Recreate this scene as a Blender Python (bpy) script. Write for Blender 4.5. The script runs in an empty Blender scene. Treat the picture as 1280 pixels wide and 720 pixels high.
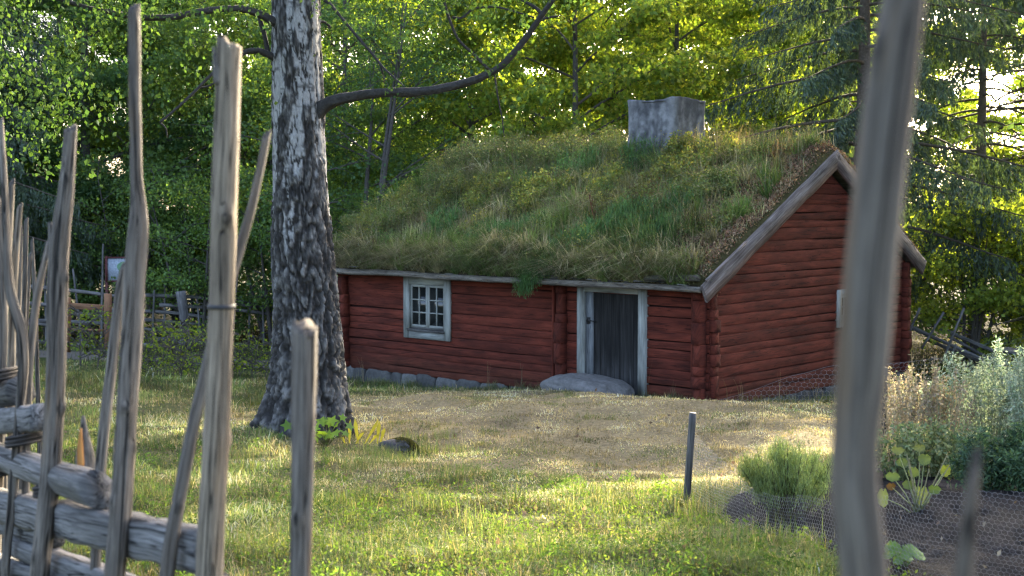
import bpy, math, numpy as np
R = np.random.RandomState
np.seterr(all="ignore")
COL = bpy.context.scene.collection
F = 1700.0                                  # focal length in photo pixels (1280 wide)
PIT = math.atan(110 / F)                    # camera looks down a little
CP, SP = math.cos(PIT), math.sin(PIT)

def ray(x, y):
    ax, az = (x - 640) / F, -(y - 360) / F
    return np.array([ax, CP + az * SP, -SP + az * CP])
def at(x, y, Y):                            # the point at depth Y seen at photo pixel x, y
    r = ray(x, y); return r * (Y / r[1])

# ------------------------------------------------------------------ noise
def _h(ix, iy, iz, s):
    n = (ix.astype(np.int64) * 374761393 + iy.astype(np.int64) * 668265263 + iz.astype(np.int64) * 2147483647 + s * 1274126177) & 0xffffffff
    n = ((n ^ (n >> 13)) * 1274126177) & 0xffffffff
    n = (n ^ (n >> 16)) * 2246822519 & 0xffffffff
    return ((n ^ (n >> 15)) & 0xffffff) / float(0xffffff)
def noise(x, y, z=0.0, s=0):                # value noise, 0..1
    x, y, z = np.broadcast_arrays(np.asarray(x, float), np.asarray(y, float), np.asarray(z, float))
    fx, fy, fz = np.floor(x), np.floor(y), np.floor(z)
    u, v, w = x - fx, y - fy, z - fz
    u, v, w = [t * t * (3 - 2 * t) for t in (u, v, w)]
    r = 0
    for a in (0, 1):
        for b in (0, 1):
            for c in (0, 1):
                r = r + _h(fx + a, fy + b, fz + c, s) * (u if a else 1 - u) * (v if b else 1 - v) * (w if c else 1 - w)
    return r
def fbm(x, y, z=0.0, s=0, o=4):
    r, a, t = 0, .5, 0
    x, y, z = np.asarray(x, float), np.asarray(y, float), np.asarray(z, float)
    for k in range(o):
        r = r + a * noise(x, y, z, s + k * 17); t += a; a *= .5; x, y, z = x * 2.03 + 3.1, y * 2.03 + 1.7, z * 2.03 + 5.3
    return r / t
def sstep(a, b, x):
    t = np.clip((x - a) / (b - a), 0, 1); return t * t * (3 - 2 * t)

# ------------------------------------------------------------------ mesh building
class MB:
    def __init__(s): s.v, s.q, s.t, s.c, s.g, s.n = [], [], [], [], [], 0
    def add(s, v, q=None, t=None, c=None, g=None):
        v = np.asarray(v, float).reshape(-1, 3); n = len(v)
        s.v.append(v)
        if q is not None and len(q): s.q.append(np.asarray(q, np.int64).reshape(-1, 4) + s.n)
        if t is not None and len(t): s.t.append(np.asarray(t, np.int64).reshape(-1, 3) + s.n)
        c = np.ones((n, 3)) * .5 if c is None else np.array(np.broadcast_to(np.asarray(c, float), (n, 3)))
        g = v if g is None else np.broadcast_to(np.asarray(g, float), (n, 3))
        s.c.append(c); s.g.append(g); s.n += n; return s
    def build(s, name, mat, parent=None, smooth=False, loc=None):
        me = bpy.data.meshes.new(name)
        V = np.concatenate(s.v)
        Q = np.concatenate(s.q) if s.q else np.zeros((0, 4), np.int64)
        T = np.concatenate(s.t) if s.t else np.zeros((0, 3), np.int64)
        if loc is not None: V = V - np.asarray(loc, float)
        me.vertices.add(len(V)); me.vertices.foreach_set('co', V.astype(np.float32).ravel())
        me.loops.add(Q.size + T.size); me.loops.foreach_set('vertex_index', np.concatenate([Q.ravel(), T.ravel()]).astype(np.int32))
        me.polygons.add(len(Q) + len(T))
        ls = np.concatenate([np.arange(len(Q)) * 4, Q.size + np.arange(len(T)) * 3]).astype(np.int32)
        me.polygons.foreach_set('loop_start', ls)
        if smooth: me.polygons.foreach_set('use_smooth', np.ones(len(ls), bool))
        a = me.attributes.new('Col', 'FLOAT_COLOR', 'POINT')
        a.data.foreach_set('color', np.hstack([np.concatenate(s.c), np.ones((len(V), 1))]).astype(np.float32).ravel())
        a = me.attributes.new('gr', 'FLOAT_VECTOR', 'POINT')
        a.data.foreach_set('vector', np.concatenate(s.g).astype(np.float32).ravel())
        me.update(calc_edges=True); me.validate()
        me.materials.append(mat)
        o = bpy.data.objects.new(name, me); COL.objects.link(o)
        if parent is not None: o.parent = parent
        if loc is not None: o.location = loc
        return o

def nrm(a): return a / np.maximum(np.linalg.norm(a, axis=-1, keepdims=True), 1e-9)
def resample(pts, rad, step):
    pts = np.asarray(pts, float); rad = np.asarray(rad, float)
    d = np.r_[0, np.cumsum(np.linalg.norm(np.diff(pts, axis=0), axis=1))]
    n = max(2, int(d[-1] / step) + 1); s = np.linspace(0, d[-1], n)
    if len(pts) > 2:                        # smooth the polyline
        P = np.stack([np.interp(s, d, pts[:, k]) for k in range(3)], 1)
        r = np.interp(s, d, rad)
        k = max(1, int(n / (len(pts) - 1) * .5)); ker = np.hanning(2 * k + 3)[1:-1]; ker /= ker.sum()
        pad = lambda a: np.concatenate([2 * a[:1] - a[1:k + 1][::-1], a, 2 * a[-1:] - a[-k - 1:-1][::-1]]) if n > k + 1 else None
        if n > k + 1:
            P = np.stack([np.convolve(pad(P[:, i:i + 1])[:, 0], ker, 'valid') for i in range(3)], 1)
            r = np.convolve(np.r_[np.full(k, r[0]), r, np.full(k, r[-1])], ker, 'valid')
        return P, r, s
    return np.stack([np.interp(s, d, pts[:, k]) for k in range(3)], 1), np.interp(s, d, rad), s
def tube(mb, pts, rad, ns=8, step=None, rough=0.0, seed=0, c=None, cap=True, rs=0, slant=None, gscale=1.0, twist=0.0, knots=0):
    pts = np.asarray(pts, float); rad = np.broadcast_to(np.asarray(rad, float), (len(pts),))
    if step: P, r, s = resample(pts, rad, step)
    else:
        P, r = pts, np.array(rad); s = np.r_[0, np.cumsum(np.linalg.norm(np.diff(P, axis=0), axis=1))]
    n = len(P); T = nrm(np.gradient(P, axis=0))
    ref = np.array([0, 0, 1.]) if abs(T[0][2]) < .9 else np.array([1., 0, 0])
    A = nrm(np.cross(T, ref)); B = np.cross(T, A)
    a = np.linspace(0, 2 * np.pi, ns, endpoint=False); ca, sa = np.cos(a), np.sin(a)
    rr = r[:, None] * np.ones(ns)
    if rough:
        tw = s[:, None] * twist
        k = fbm((np.cos(a + tw) * 1.6 + seed * 7.3), (np.sin(a + tw) * 1.6), s[:, None] * 2.0, seed, 3) - .5
        k2 = fbm(np.cos(a + tw) * 5 + seed, np.sin(a + tw) * 5, s[:, None] * 5.0, seed + 5, 2) - .5
        rr = rr * (1 + rough * (k * 1.3 + k2 * .7))
    kd = np.zeros_like(rr)
    if knots:
        kr = R(seed + 500)
        for _ in range(knots):
            k0, ka, kw = kr.rand() * s[-1], kr.rand() * 6.28, kr.uniform(.012, .028); da = np.abs((a - ka + np.pi) % (2 * np.pi) - np.pi)
            g = np.exp(-((s[:, None] - k0) / kw) ** 2 - (da[None] / .55) ** 2); rr = rr * (1 + kr.uniform(.12, .42) * g); kd = np.maximum(kd, np.exp(-((s[:, None] - k0) / (kw * .55)) ** 2 - (da[None] / .3) ** 2))
    V = P[:, None] + A[:, None] * (ca * rr)[..., None] + B[:, None] * (sa * rr)[..., None]
    if slant is not None: V[-1] += T[-1] * (ca * slant[0] + sa * slant[1] + (R(seed + 77).rand(ns) - .35) * r[-1] * .7)[:, None]
    G = np.stack([ca * rr * gscale + seed * 3.17, sa * rr * gscale, np.repeat(s[:, None], ns, 1)], -1)
    i = np.arange(n - 1)[:, None] * ns; j = np.arange(ns); j2 = (j + 1) % ns
    q = np.stack([i + j, i + j2, i + ns + j2, i + ns + j], -1).reshape(-1, 4)
    if knots: c = (np.asarray(c, float)[None, None] * (1 - .7 * kd[..., None]))
    V = V.reshape(-1, 3); G = G.reshape(-1, 3)
    C = c.reshape(-1, 3) if knots else None if c is None else np.broadcast_to(np.asarray(c, float), (n * ns, 3)) if np.ndim(c) < 2 else np.repeat(c, ns, 0)
    t = None
    if cap:
        V = np.vstack([V, V[:ns].mean(0), V[-ns:].mean(0)]); G = np.vstack([G, G[0], G[-1]])
        t = [[n * ns, j2[k], k] for k in range(ns)] + [[n * ns + 1, (n - 1) * ns + k, (n - 1) * ns + j2[k]] for k in range(ns)]
        if C is not None: C = np.vstack([C, C[:1], C[-1:]])
    mb.add(V, q, t, C, G); return P, r
BOXF = [[0, 3, 2, 1], [4, 5, 6, 7], [0, 1, 5, 4], [1, 2, 6, 5], [2, 3, 7, 6], [3, 0, 4, 7]]
def box(mb, x0, x1, y0, y1, z0, z1, along=0, seed=0.0, c=None, jit=0.0, rng=None):
    v = np.array([[x0, y0, z0], [x1, y0, z0], [x1, y1, z0], [x0, y1, z0], [x0, y0, z1], [x1, y0, z1], [x1, y1, z1], [x0, y1, z1]], float)
    if jit: v += rng.uniform(-jit, jit, v.shape)
    g = v[:, [1, 2, 0]] if along == 0 else v[:, [0, 2, 1]] if along == 1 else v
    mb.add(v, BOXF, None, c, g + np.array([seed * 1.37, 0, seed * 2.1]))
def obox(mb, p, q, w, h, up=(0, 0, 1), seg=1, jit=0, seed=0, c=None, tw=0.0, ch=.72):   # a beam from p to q
    p, q = np.asarray(p, float), np.asarray(q, float); L = np.linalg.norm(q - p); T = (q - p) / L
    S = nrm(np.cross(T, np.asarray(up, float))); U = np.cross(S, T); r = R(int(seed) + 11)
    m = 8; ang = np.array([[-1, -ch], [-ch, -1], [ch, -1], [1, -ch], [1, ch], [ch, 1], [-ch, 1], [-1, ch]]) * .5
    n = seg + 1; s = np.linspace(0, 1, n)
    V = np.zeros((n, m, 3)); G = np.zeros((n, m, 3))
    for k in range(n):
        a = ang * np.array([w, h]) * (1 + (r.rand(m, 2) - .5) * jit)
        cen = p + T * L * s[k] + (S * (r.rand() - .5) * w + U * (r.rand() - .5) * h) * jit * .3
        V[k] = cen + a[:, :1] * S + a[:, 1:] * U
        G[k] = np.c_[a[:, 0] + seed * 2.3, a[:, 1], np.full(m, s[k] * L)]
    i = np.arange(n - 1)[:, None] * m; j = np.arange(m); j2 = (j + 1) % m
    q_ = np.stack([i + j, i + j2, i + m + j2, i + m + j], -1).reshape(-1, 4)
    V = V.reshape(-1, 3); G = G.reshape(-1, 3); V = np.vstack([V, V[:m].mean(0), V[-m:].mean(0)]); G = np.vstack([G, G[0], G[-1]])
    t = [[n * m, (k + 1) % m, k] for k in range(m)] + [[n * m + 1, (n - 1) * m + k, (n - 1) * m + (k + 1) % m] for k in range(m)]
    mb.add(V, q_, t, c, G)
def grid(mb, V, c=None, g=None):            # V (n,m,3)
    n, m = V.shape[:2]; i = np.arange(n - 1)[:, None] * m + np.arange(m - 1)
    q = np.stack([i, i + 1, i + m + 1, i + m], -1).reshape(-1, 4)
    mb.add(V.reshape(-1, 3), q, None, None if c is None else np.asarray(c).reshape(-1, 3), None if g is None else np.asarray(g).reshape(-1, 3))

def leaves(mb, pos, size, rng, pal, droop=.4, wid=.62, fold=.25, bright=.25, dirs=None):
    n = len(pos); pos = np.asarray(pos, float)
    d = rng.normal(size=(n, 3)); d[:, 2] -= droop * 1.5
    if dirs is not None: d = d * .55 + dirs * 1.3
    d = nrm(d); sd = nrm(np.cross(d, rng.normal(size=(n, 3)))); up = np.cross(sd, d)
    L = (np.broadcast_to(size, (n,)) * rng.uniform(.6, 1.25, n))[:, None]; W = L * wid * .5
    m = pos + d * L * .45
    V = np.stack([pos, m + sd * W + up * W * fold, pos + d * L, m - sd * W + up * W * fold], 1)
    i = np.arange(n)[:, None] * 4
    t = np.concatenate([i + np.array([0, 1, 2]), i + np.array([0, 2, 3])])
    pal = np.asarray(pal, float); k = rng.randint(0, len(pal), n); k2 = rng.randint(0, len(pal), n); f = rng.rand(n, 1)
    c = (pal[k] * f + pal[k2] * (1 - f)) * np.exp(rng.normal(0, bright, (n, 1)))
    mb.add(V.reshape(-1, 3), None, t, np.repeat(np.clip(c, 0, .6), 4, 0))
def blades(mb, pos, h, w, rng, pal, lean=.5, bend=.5, bright=.25, dirs=None, tipc=None):
    n = len(pos); pos = np.asarray(pos, float); h = np.broadcast_to(h, (n,))[:, None] * rng.uniform(.5, 1.3, (n, 1)); w = np.broadcast_to(w, (n,))[:, None] * .5
    a = rng.uniform(0, 2 * np.pi, n); o = np.c_[np.cos(a), np.sin(a), np.zeros(n)]
    if dirs is not None: o = o * .8 + dirs
    sd = nrm(np.c_[-o[:, 1], o[:, 0], np.zeros(n)]); yaw = rng.uniform(-1, 1, (n, 1)); sd = nrm(sd + o * yaw * .8)
    ln = rng.rand(n, 1) * lean; bd = rng.rand(n, 1) * bend
    up = np.array([0, 0, 1.])
    m = pos + (up * (1 - .3 * ln) + o * ln * .8) * h * .55
    tip = m + (up * (1 - 1.3 * bd - .3 * ln) + o * (ln + bd)) * h * .5
    V = np.stack([pos - sd * w, pos + sd * w, m + sd * w * .8, m - sd * w * .8, tip], 1)
    i = np.arange(n)[:, None] * 5
    pal = np.asarray(pal, float)
    if pal.ndim == 2:
        k = rng.randint(0, len(pal), n); k2 = rng.randint(0, len(pal), n); f = rng.rand(n, 1)
        c = (pal[k] * f + pal[k2] * (1 - f))
    else: c = pal[:, 0]
    c = np.clip(c * np.exp(rng.normal(0, bright, (n, 1))), 0, .6)
    mb.add(V.reshape(-1, 3), i + np.array([0, 1, 2, 3]), i + np.array([3, 2, 4]), np.repeat(c, 5, 0))

# ------------------------------------------------------------------ materials
def mat(name):
    m = bpy.data.materials.new(name); m.use_nodes = True; nt = m.node_tree; nt.nodes.clear()
    out = nt.nodes.new('ShaderNodeOutputMaterial')
    def N(t, **k):
        n = nt.nodes.new('ShaderNode' + t)
        for a, b in k.items():
            if a in n.inputs: n.inputs[a].default_value = b
            else: setattr(n, a, b)
        return n
    return m, nt, N, nt.links.new, out
def ramp(N, stops):
    r = N('ValToRGB'); e = r.color_ramp.elements
    while len(e) < len(stops): e.new(.5)
    for k, (p, c) in enumerate(stops): e[k].position = p; e[k].color = (*c, 1) if len(c) == 3 else c
    return r
def leaf_mat(name, trans=.45, gloss=.06, tint=(1.25, 1.2, .45)):
    m, nt, N, L, out = mat(name)
    at_ = N('Attribute', attribute_name='Col')
    nz = N('TexNoise', Scale=.6, Detail=2.0); tc = N('NewGeometry'); L(tc.outputs['Position'], nz.inputs['Vector'])
    mr = N('MapRange'); mr.inputs[1].default_value = .3; mr.inputs[2].default_value = .7; mr.inputs[3].default_value = .72; mr.inputs[4].default_value = 1.28; L(nz.outputs[0], mr.inputs[0])
    sc = N('VectorMath', operation='SCALE'); L(at_.outputs['Color'], sc.inputs[0]); L(mr.outputs[0], sc.inputs['Scale'])
    tm = N('VectorMath', operation='MULTIPLY'); tm.inputs[1].default_value = tint; L(sc.outputs[0], tm.inputs[0])
    d = N('BsdfDiffuse'); t = N('BsdfTranslucent'); L(sc.outputs[0], d.inputs[0]); L(tm.outputs[0], t.inputs[0])
    mx = N('MixShader'); mx.inputs[0].default_value = trans; L(d.outputs[0], mx.inputs[1]); L(t.outputs[0], mx.inputs[2])
    g = N('BsdfGlossy', Roughness=.55); g.inputs[0].default_value = (.9, .95, 1, 1)
    m2 = N('MixShader'); m2.inputs[0].default_value = gloss; L(mx.outputs[0], m2.inputs[1]); L(g.outputs[0], m2.inputs[2])
    L(m2.outputs[0], out.inputs[0]); return m
def wood_mat(name, dark, mid, light, sx=45., sz=2.6, rough=.85, warm=None, bump=.5, vcol=0.0, crack=.5, ck=.5):
    m, nt, N, L, out = mat(name)
    a = N('Attribute', attribute_name='gr'); mp = N('Mapping'); mp.inputs['Scale'].default_value = (sx, sx, sz); L(a.outputs['Vector'], mp.inputs[0])
    n1 = N('TexNoise', Scale=1.0, Detail=7.0, Roughness=.68, Distortion=.35); L(mp.outputs[0], n1.inputs['Vector'])
    mp2 = N('Mapping'); mp2.inputs['Scale'].default_value = (7, 7, 1.6); L(a.outputs['Vector'], mp2.inputs[0])
    n2 = N('TexNoise', Scale=1.0, Detail=4.0); L(mp2.outputs[0], n2.inputs['Vector'])
    r1 = ramp(N, [(.28, dark), (.47, mid), (.72, light)]); L(n1.outputs[0], r1.inputs[0])
    r2 = ramp(N, [(.3, (.5, .5, .5)), (.7, (1.35, 1.35, 1.35))]); L(n2.outputs[0], r2.inputs[0])
    mu = N('MixRGB', blend_type='MULTIPLY'); mu.inputs[0].default_value = 1; L(r1.outputs[0], mu.inputs[1]); L(r2.outputs[0], mu.inputs[2])
    last = mu.outputs[0]
    # long drying cracks
    mp3 = N('Mapping'); mp3.inputs['Scale'].default_value = (sx * ck, sx * ck, sz * ck * .55); L(a.outputs['Vector'], mp3.inputs[0])
    n3n = N('TexNoise', Scale=1.0, Detail=2.0, Distortion=.8); L(mp3.outputs[0], n3n.inputs['Vector']); sb = N('Math', operation='SUBTRACT'); sb.inputs[1].default_value = .5; L(n3n.outputs[0], sb.inputs[0]); n3 = N('Math', operation='ABSOLUTE'); L(sb.outputs[0], n3.inputs[0])
    r3 = ramp(N, [(.004, (1 - crack,) * 3), (.022, (1, 1, 1))]); L(n3.outputs[0], r3.inputs[0])
    mc = N('MixRGB', blend_type='MULTIPLY'); mc.inputs[0].default_value = 1; L(last, mc.inputs[1]); L(r3.outputs[0], mc.inputs[2]); last = mc.outputs[0]
    if warm:
        n4 = N('TexNoise', Scale=3.0, Detail=3.0); mp4 = N('Mapping'); mp4.inputs['Scale'].default_value = (9, 9, .9); L(a.outputs['Vector'], mp4.inputs[0]); L(mp4.outputs[0], n4.inputs['Vector'])
        r4 = ramp(N, [(.60, (0, 0, 0)), (.78, (.8, .8, .8))]); L(n4.outputs[0], r4.inputs[0])
        mw = N('MixRGB'); L(r4.outputs[0], mw.inputs[0]); L(last, mw.inputs[1]); mw.inputs[2].default_value = (*warm, 1); last = mw.outputs[0]
    if vcol:
        at_ = N('Attribute', attribute_name='Col'); mv = N('MixRGB', blend_type='MULTIPLY'); mv.inputs[0].default_value = vcol
        L(last, mv.inputs[1]); s2 = N('VectorMath', operation='SCALE'); s2.inputs['Scale'].default_value = 2.0; L(at_.outputs['Color'], s2.inputs[0]); L(s2.outputs[0], mv.inputs[2]); last = mv.outputs[0]
    b = N('BsdfPrincipled', Roughness=rough); b.inputs['Specular IOR Level'].default_value = .25; L(last, b.inputs['Base Color'])
    bp = N('Bump', Strength=bump, Distance=.006); mm = N('Math', operation='MULTIPLY'); L(n1.outputs[0], mm.inputs[0]); L(r3.outputs[0], mm.inputs[1]); L(mm.outputs[0], bp.inputs['Height']); L(bp.outputs[0], b.inputs['Normal'])
    L(b.outputs[0], out.inputs[0]); return m
def vcol_mat(name, rough=.9, nscale=30., amt=.5, bump=.4, dist=.02, spec=.2):
    m, nt, N, L, out = mat(name)
    a = N('Attribute', attribute_name='Col'); g = N('Attribute', attribute_name='gr')
    n1 = N('TexNoise', Scale=nscale, Detail=8.0, Roughness=.7); L(g.outputs['Vector'], n1.inputs['Vector'])
    r = ramp(N, [(.25, (1 - amt,) * 3), (.75, (1 + amt,) * 3)]); L(n1.outputs[0], r.inputs[0])
    mu = N('MixRGB', blend_type='MULTIPLY'); mu.inputs[0].default_value = 1; L(a.outputs['Color'], mu.inputs[1]); L(r.outputs[0], mu.inputs[2])
    b = N('BsdfPrincipled', Roughness=rough); b.inputs['Specular IOR Level'].default_value = spec; L(mu.outputs[0], b.inputs['Base Color'])
    bp = N('Bump', Strength=bump, Distance=dist); L(n1.outputs[0], bp.inputs['Height']); L(bp.outputs[0], b.inputs['Normal'])
    L(b.outputs[0], out.inputs[0]); return m
def plain_mat(name, c, rough=.6, metal=0., spec=.5):
    m, nt, N, L, out = mat(name); b = N('BsdfPrincipled', Roughness=rough, Metallic=metal); b.inputs['Specular IOR Level'].default_value = spec
    n1 = N('TexNoise', Scale=25.0, Detail=5.0); g = N('Attribute', attribute_name='gr'); L(g.outputs['Vector'], n1.inputs['Vector'])
    r = ramp(N, [(.3, tuple(x * .7 for x in c)), (.7, tuple(x * 1.2 for x in c))]); L(n1.outputs[0], r.inputs[0]); L(r.outputs[0], b.inputs['Base Color'])
    L(b.outputs[0], out.inputs[0]); return m

M = {}
M['leaf'] = leaf_mat('leaf', .58, .014, (1.45, 1.3, .45))
M['birchleaf'] = leaf_mat('birch_leaf', .42, .008, (1.15, 1.15, .5))
M['pale'] = leaf_mat('pale_herb', .40, .02, (1., 1., .85))
M['spruce'] = leaf_mat('spruce_needles', .35, .04, (1.2, 1.15, .5))
M['grass'] = leaf_mat('grass_blade', .42, .015, (1.15, 1.1, .6))
M['stake'] = wood_mat('weathered_stake', (.030, .026, .022), (.118, .104, .088), (.245, .222, .190), 150, 6.5, .85, (.17, .115, .065), 1.0, 1.0, .9, .28)
M['rail'] = wood_mat('weathered_rail', (.028, .026, .024), (.10, .096, .090), (.205, .196, .183), 120, 5, .88, None, 1.0, 1.0, .9, .3)
M['farwood'] = wood_mat('old_fence_wood', (.05, .048, .045), (.12, .115, .11), (.22, .21, .20), 30, 2, .9, None, .5, 0, .4)
M['brown'] = wood_mat('brown_timber', (.10, .05, .027), (.16, .08, .04), (.22, .12, .065), 30, 2, .8, None, .4, 0, .3)
M['red'] = wood_mat('red_painted_logs', (.062, .0122, .0066), (.095, .0190, .0102), (.124, .0300, .0170), 40, 3, .93, None, .8, 1.0, .6, .5)
M['white'] = wood_mat('white_painted_wood', (.17, .175, .155), (.25, .26, .235), (.32, .33, .31), 30, 2, .75, None, .3, 0, .25)
M['door'] = wood_mat('grey_door_planks', (.009, .0085, .008), (.023, .022, .0205), (.060, .059, .056), 40, 1.1, .85, None, .6, 1.0, .5)
M['barge'] = wood_mat('weathered_bargeboard', (.06, .042, .036), (.12, .098, .09), (.23, .21, .20), 34, 1.6, .9, None, .8, 1.0, .55)
M['bark'] = vcol_mat('tree_bark', .95, 22, .55, .9, .03)
M['birch'] = vcol_mat('birch_bark', .9, 45, .45, .8, .01)
M['stone'] = vcol_mat('stone', .9, 14, .45, .6, .03)
M['plaster'] = vcol_mat('weathered_plaster', .95, 9, .35, .6, .02)
M['soil'] = vcol_mat('garden_soil', 1., 40, .7, 1., .04, .05)
M['ground'] = vcol_mat('ground', 1., 18, .6, .7, .05, .05)
M['turf'] = vcol_mat('turf', 1., 14, .6, .8, .06, .05)
M['wire'] = plain_mat('galvanised_wire', (.24, .24, .24), .55, .4)
M['iron'] = plain_mat('black_iron', (.03, .03, .03), .5, .6)
M['strap'] = plain_mat('black_rubber_strap', (.018, .018, .02), .6)
M['dark'] = plain_mat('dark_interior', (.02, .02, .02), .9)
m, nt, N, L, out = mat('window_glass'); b = N('BsdfPrincipled', Roughness=.06); b.inputs['Base Color'].default_value = (.012, .014, .014, 1); L(b.outputs[0], out.inputs[0]); M['glass'] = m

# ------------------------------------------------------------------ tags
def tag(o, label=None, cat=None, group=None, kind=None):
    for k, v in (('label', label), ('category', cat), ('group', group), ('kind', kind)):
        if v: o[k] = v
    return o
def empty(name, loc, rz=0.0, label=None, cat=None, group=None):
    o = bpy.data.objects.new(name, None); COL.objects.link(o); o.location = [float(v) for v in loc]; o.rotation_euler = (0, 0, rz); o.empty_display_size = .3
    return tag(o, label, cat, group)
def copy_tree(o, loc, rz, sc, label, group=None):
    r = o.copy(); COL.objects.link(r); r.location = [float(v) for v in loc]; r.rotation_euler = (0, 0, rz); r.scale = sc if np.ndim(sc) else (sc, sc, sc); r['label'] = label
    if group: r['group'] = group
    for ch in list(o.children):
        c = ch.copy(); COL.objects.link(c); c.parent = r
    return r

# ------------------------------------------------------------------ house frame and terrain
TH = math.radians(-42.0)
EX = np.array([math.cos(TH), math.sin(TH), 0]); EY = np.array([-math.sin(TH), math.cos(TH), 0])
HO = at(886, 503, 22.0)
def h2w(x, y, z): return HO + EX * x + EY * y + np.array([0, 0, z])
def w2h(X, Y):
    dx, dy = X - HO[0], Y - HO[1]; return dx * EX[0] + dy * EX[1], dx * EY[0] + dy * EY[1]
ctrl = []
for p in [(0, 0, -1.62), (-4, 0, -1.55), (5, 0, -1.7), (-4, 4, -1.75), (4, 5, -1.75), (-14, 2, -1.7), (14, 2, -1.8), (0, -15, -1.2), (-20, -15, -1.2), (20, -15, -1.3)]: ctrl.append(p)
for x, y, d in [(640, 720, 6.4), (250, 640, 8.8), (380, 538, 15.5), (640, 560, 15.0), (760, 500, 20.6), (860, 645, 8.6), (700, 508, 19.0), (1040, 520, 18.2), (1100, 640, 9.0), (1280, 560, 13), (1290, 470, 24),
                (250, 424, 38), (30, 440, 33), (320, 462, 30), (160, 470, 25), (1200, 470, 30)]: ctrl.append(at(x, y, d))
for x, y, z in [(0, 0, -.03), (-2, 0, -.02), (-3.3, 0, -.12), (-5.5, 0, -.36), (-9.2, 0, -.42), (0, 3, -.42), (0, 6.9, -.5), (-9, 7, -.6), (-4.5, 3.5, -.35)]: ctrl.append(h2w(x, y, z))
for p in [(-45, 50, -4.6), (45, 50, -4.2), (0, 55, -4.6), (0, 90, -5), (-90, 20, -4), (90, 20, -4), (-80, 90, -5), (80, 90, -5), (-60, -40, -1.2), (60, -40, -1.2)]: ctrl.append(p)
ctrl = np.array(ctrl, float)
def _tk(r2): return .5 * r2 * np.log(r2 + 1e-9)
_n = len(ctrl); _D = ((ctrl[:, None, :2] - ctrl[None, :, :2]) ** 2).sum(-1)
_A = np.zeros((_n + 3, _n + 3)); _A[:_n, :_n] = _tk(_D) + np.eye(_n) * 2.0; _A[:_n, _n] = 1; _A[:_n, _n + 1:] = ctrl[:, :2]; _A[_n:, :_n] = _A[:_n, _n:].T
_w = np.linalg.solve(_A, np.r_[ctrl[:, 2], 0, 0, 0])
def gz(X, Y, bump=True):
    X, Y = np.asarray(X, float), np.asarray(Y, float); sh = X.shape; x, y = np.clip(X.ravel(), -90, 90), np.clip(Y.ravel(), -40, 95)
    z = _w[_n] + _w[_n + 1] * x + _w[_n + 2] * y
    for k in range(_n): z = z + _w[k] * _tk((x - ctrl[k, 0]) ** 2 + (y - ctrl[k, 1]) ** 2)
    if bump:
        near = np.exp(-((y - 16) / 30) ** 2)
        z = z + .17 * np.exp(-((x - 1.2) / 3.2) ** 2 - ((y - 18.4) / 2.0) ** 2) - .10 * np.exp(-((x - .8) / 3.5) ** 2 - ((y - 13.2) / 2.0) ** 2)
        z = z + (fbm(x * .9, y * .9, 0, 3, 3) - .5) * .20 * near + (fbm(x * 3.2, y * 3.2, 0, 9, 2) - .5) * .05 * near
    return z.reshape(sh)
def gpt(x, y, d): p = at(x, y, d); p[2] = gz(p[0], p[1]); return p
def ground_hit(x, y):                       # where the sight line of a photo pixel meets the terrain
    r = ray(x, y); ds = np.linspace(4, 70, 1400); q = r[None] / r[1] * ds[:, None]; k = np.argmax(q[:, 2] <= gz(q[:, 0], q[:, 1], False)); return q[k]

def poly_mask(X, Y, poly, soft):
    P = np.asarray(poly, float); ins = np.zeros(X.shape, bool); dist = np.full(X.shape, 1e9)
    for k in range(len(P)):
        a, b = P[k], P[(k + 1) % len(P)]
        cond = ((a[1] > Y) != (b[1] > Y)) & (X < (b[0] - a[0]) * (Y - a[1]) / (b[1] - a[1] + 1e-12) + a[0]); ins ^= cond
        ab = b - a; t = np.clip(((X - a[0]) * ab[0] + (Y - a[1]) * ab[1]) / (ab @ ab), 0, 1)
        dist = np.minimum(dist, np.hypot(X - a[0] - t * ab[0], Y - a[1] - t * ab[1]))
    return sstep(-soft, soft, np.where(ins, dist, -dist))
BED = [ground_hit(*p)[:2] for p in [(892, 640), (950, 600), (1060, 566), (1300, 540), (1420, 560), (1480, 800), (1260, 790), (1040, 712), (950, 675)]]
PATH = [(-13.5, 32.2), (-6, 30.2), (-3.6, 29.6), (-2.5, 31), (-5, 32.2), (-13.5, 34)]
def dryness(X, Y):
    n = fbm(X * .55, Y * .55, 0, 21, 4)
    k = np.exp(-(((X - 1.2) / 5.0) ** 2 + ((Y - 17.3) / 6.6) ** 2) * 1.0) * 1.3
    return np.clip(k + (n - .5) * 1.4 + .02 - .18 * sstep(-.5, -3.5, X), 0, 1)

# ground sheet
def axis(lo, hi, step, far, nf):
    a = np.arange(lo, hi, step); g = np.geomspace(step, far, nf).cumsum(); g = g / g[-1] * far
    return np.r_[(lo - g)[::-1], a, hi + g]
gx, gy = axis(-14, 15, .14, 380, 22), axis(4.5, 34, .14, 380, 22)
GX, GY = np.meshgrid(gx, gy, indexing='ij'); GZ = gz(GX, GY)
dr = dryness(GX, GY)[..., None]; pm = poly_mask(GX, GY, PATH, .25)[..., None]; nz = fbm(GX * 2.5, GY * 2.5, 0, 5, 4)[..., None]
green = np.array([.050, .062, .020]); straw = np.array([.165, .138, .082]); soilc = np.array([.055, .042, .028]); pathc = np.array([.13, .115, .10])
gc = green * (1 - dr) + straw * dr; gc = gc * (.65 + .7 * nz) ; gc = gc * (1 - .5 * sstep(.55, .75, nz)) + soilc * .5 * sstep(.55, .75, nz)
gc = gc * (1 - pm) + pathc * pm
wood_floor = sstep(33, 37, GY + .1 * GX)[..., None]; gc = gc * (1 - wood_floor) + np.array([.035, .035, .018]) * wood_floor
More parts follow.
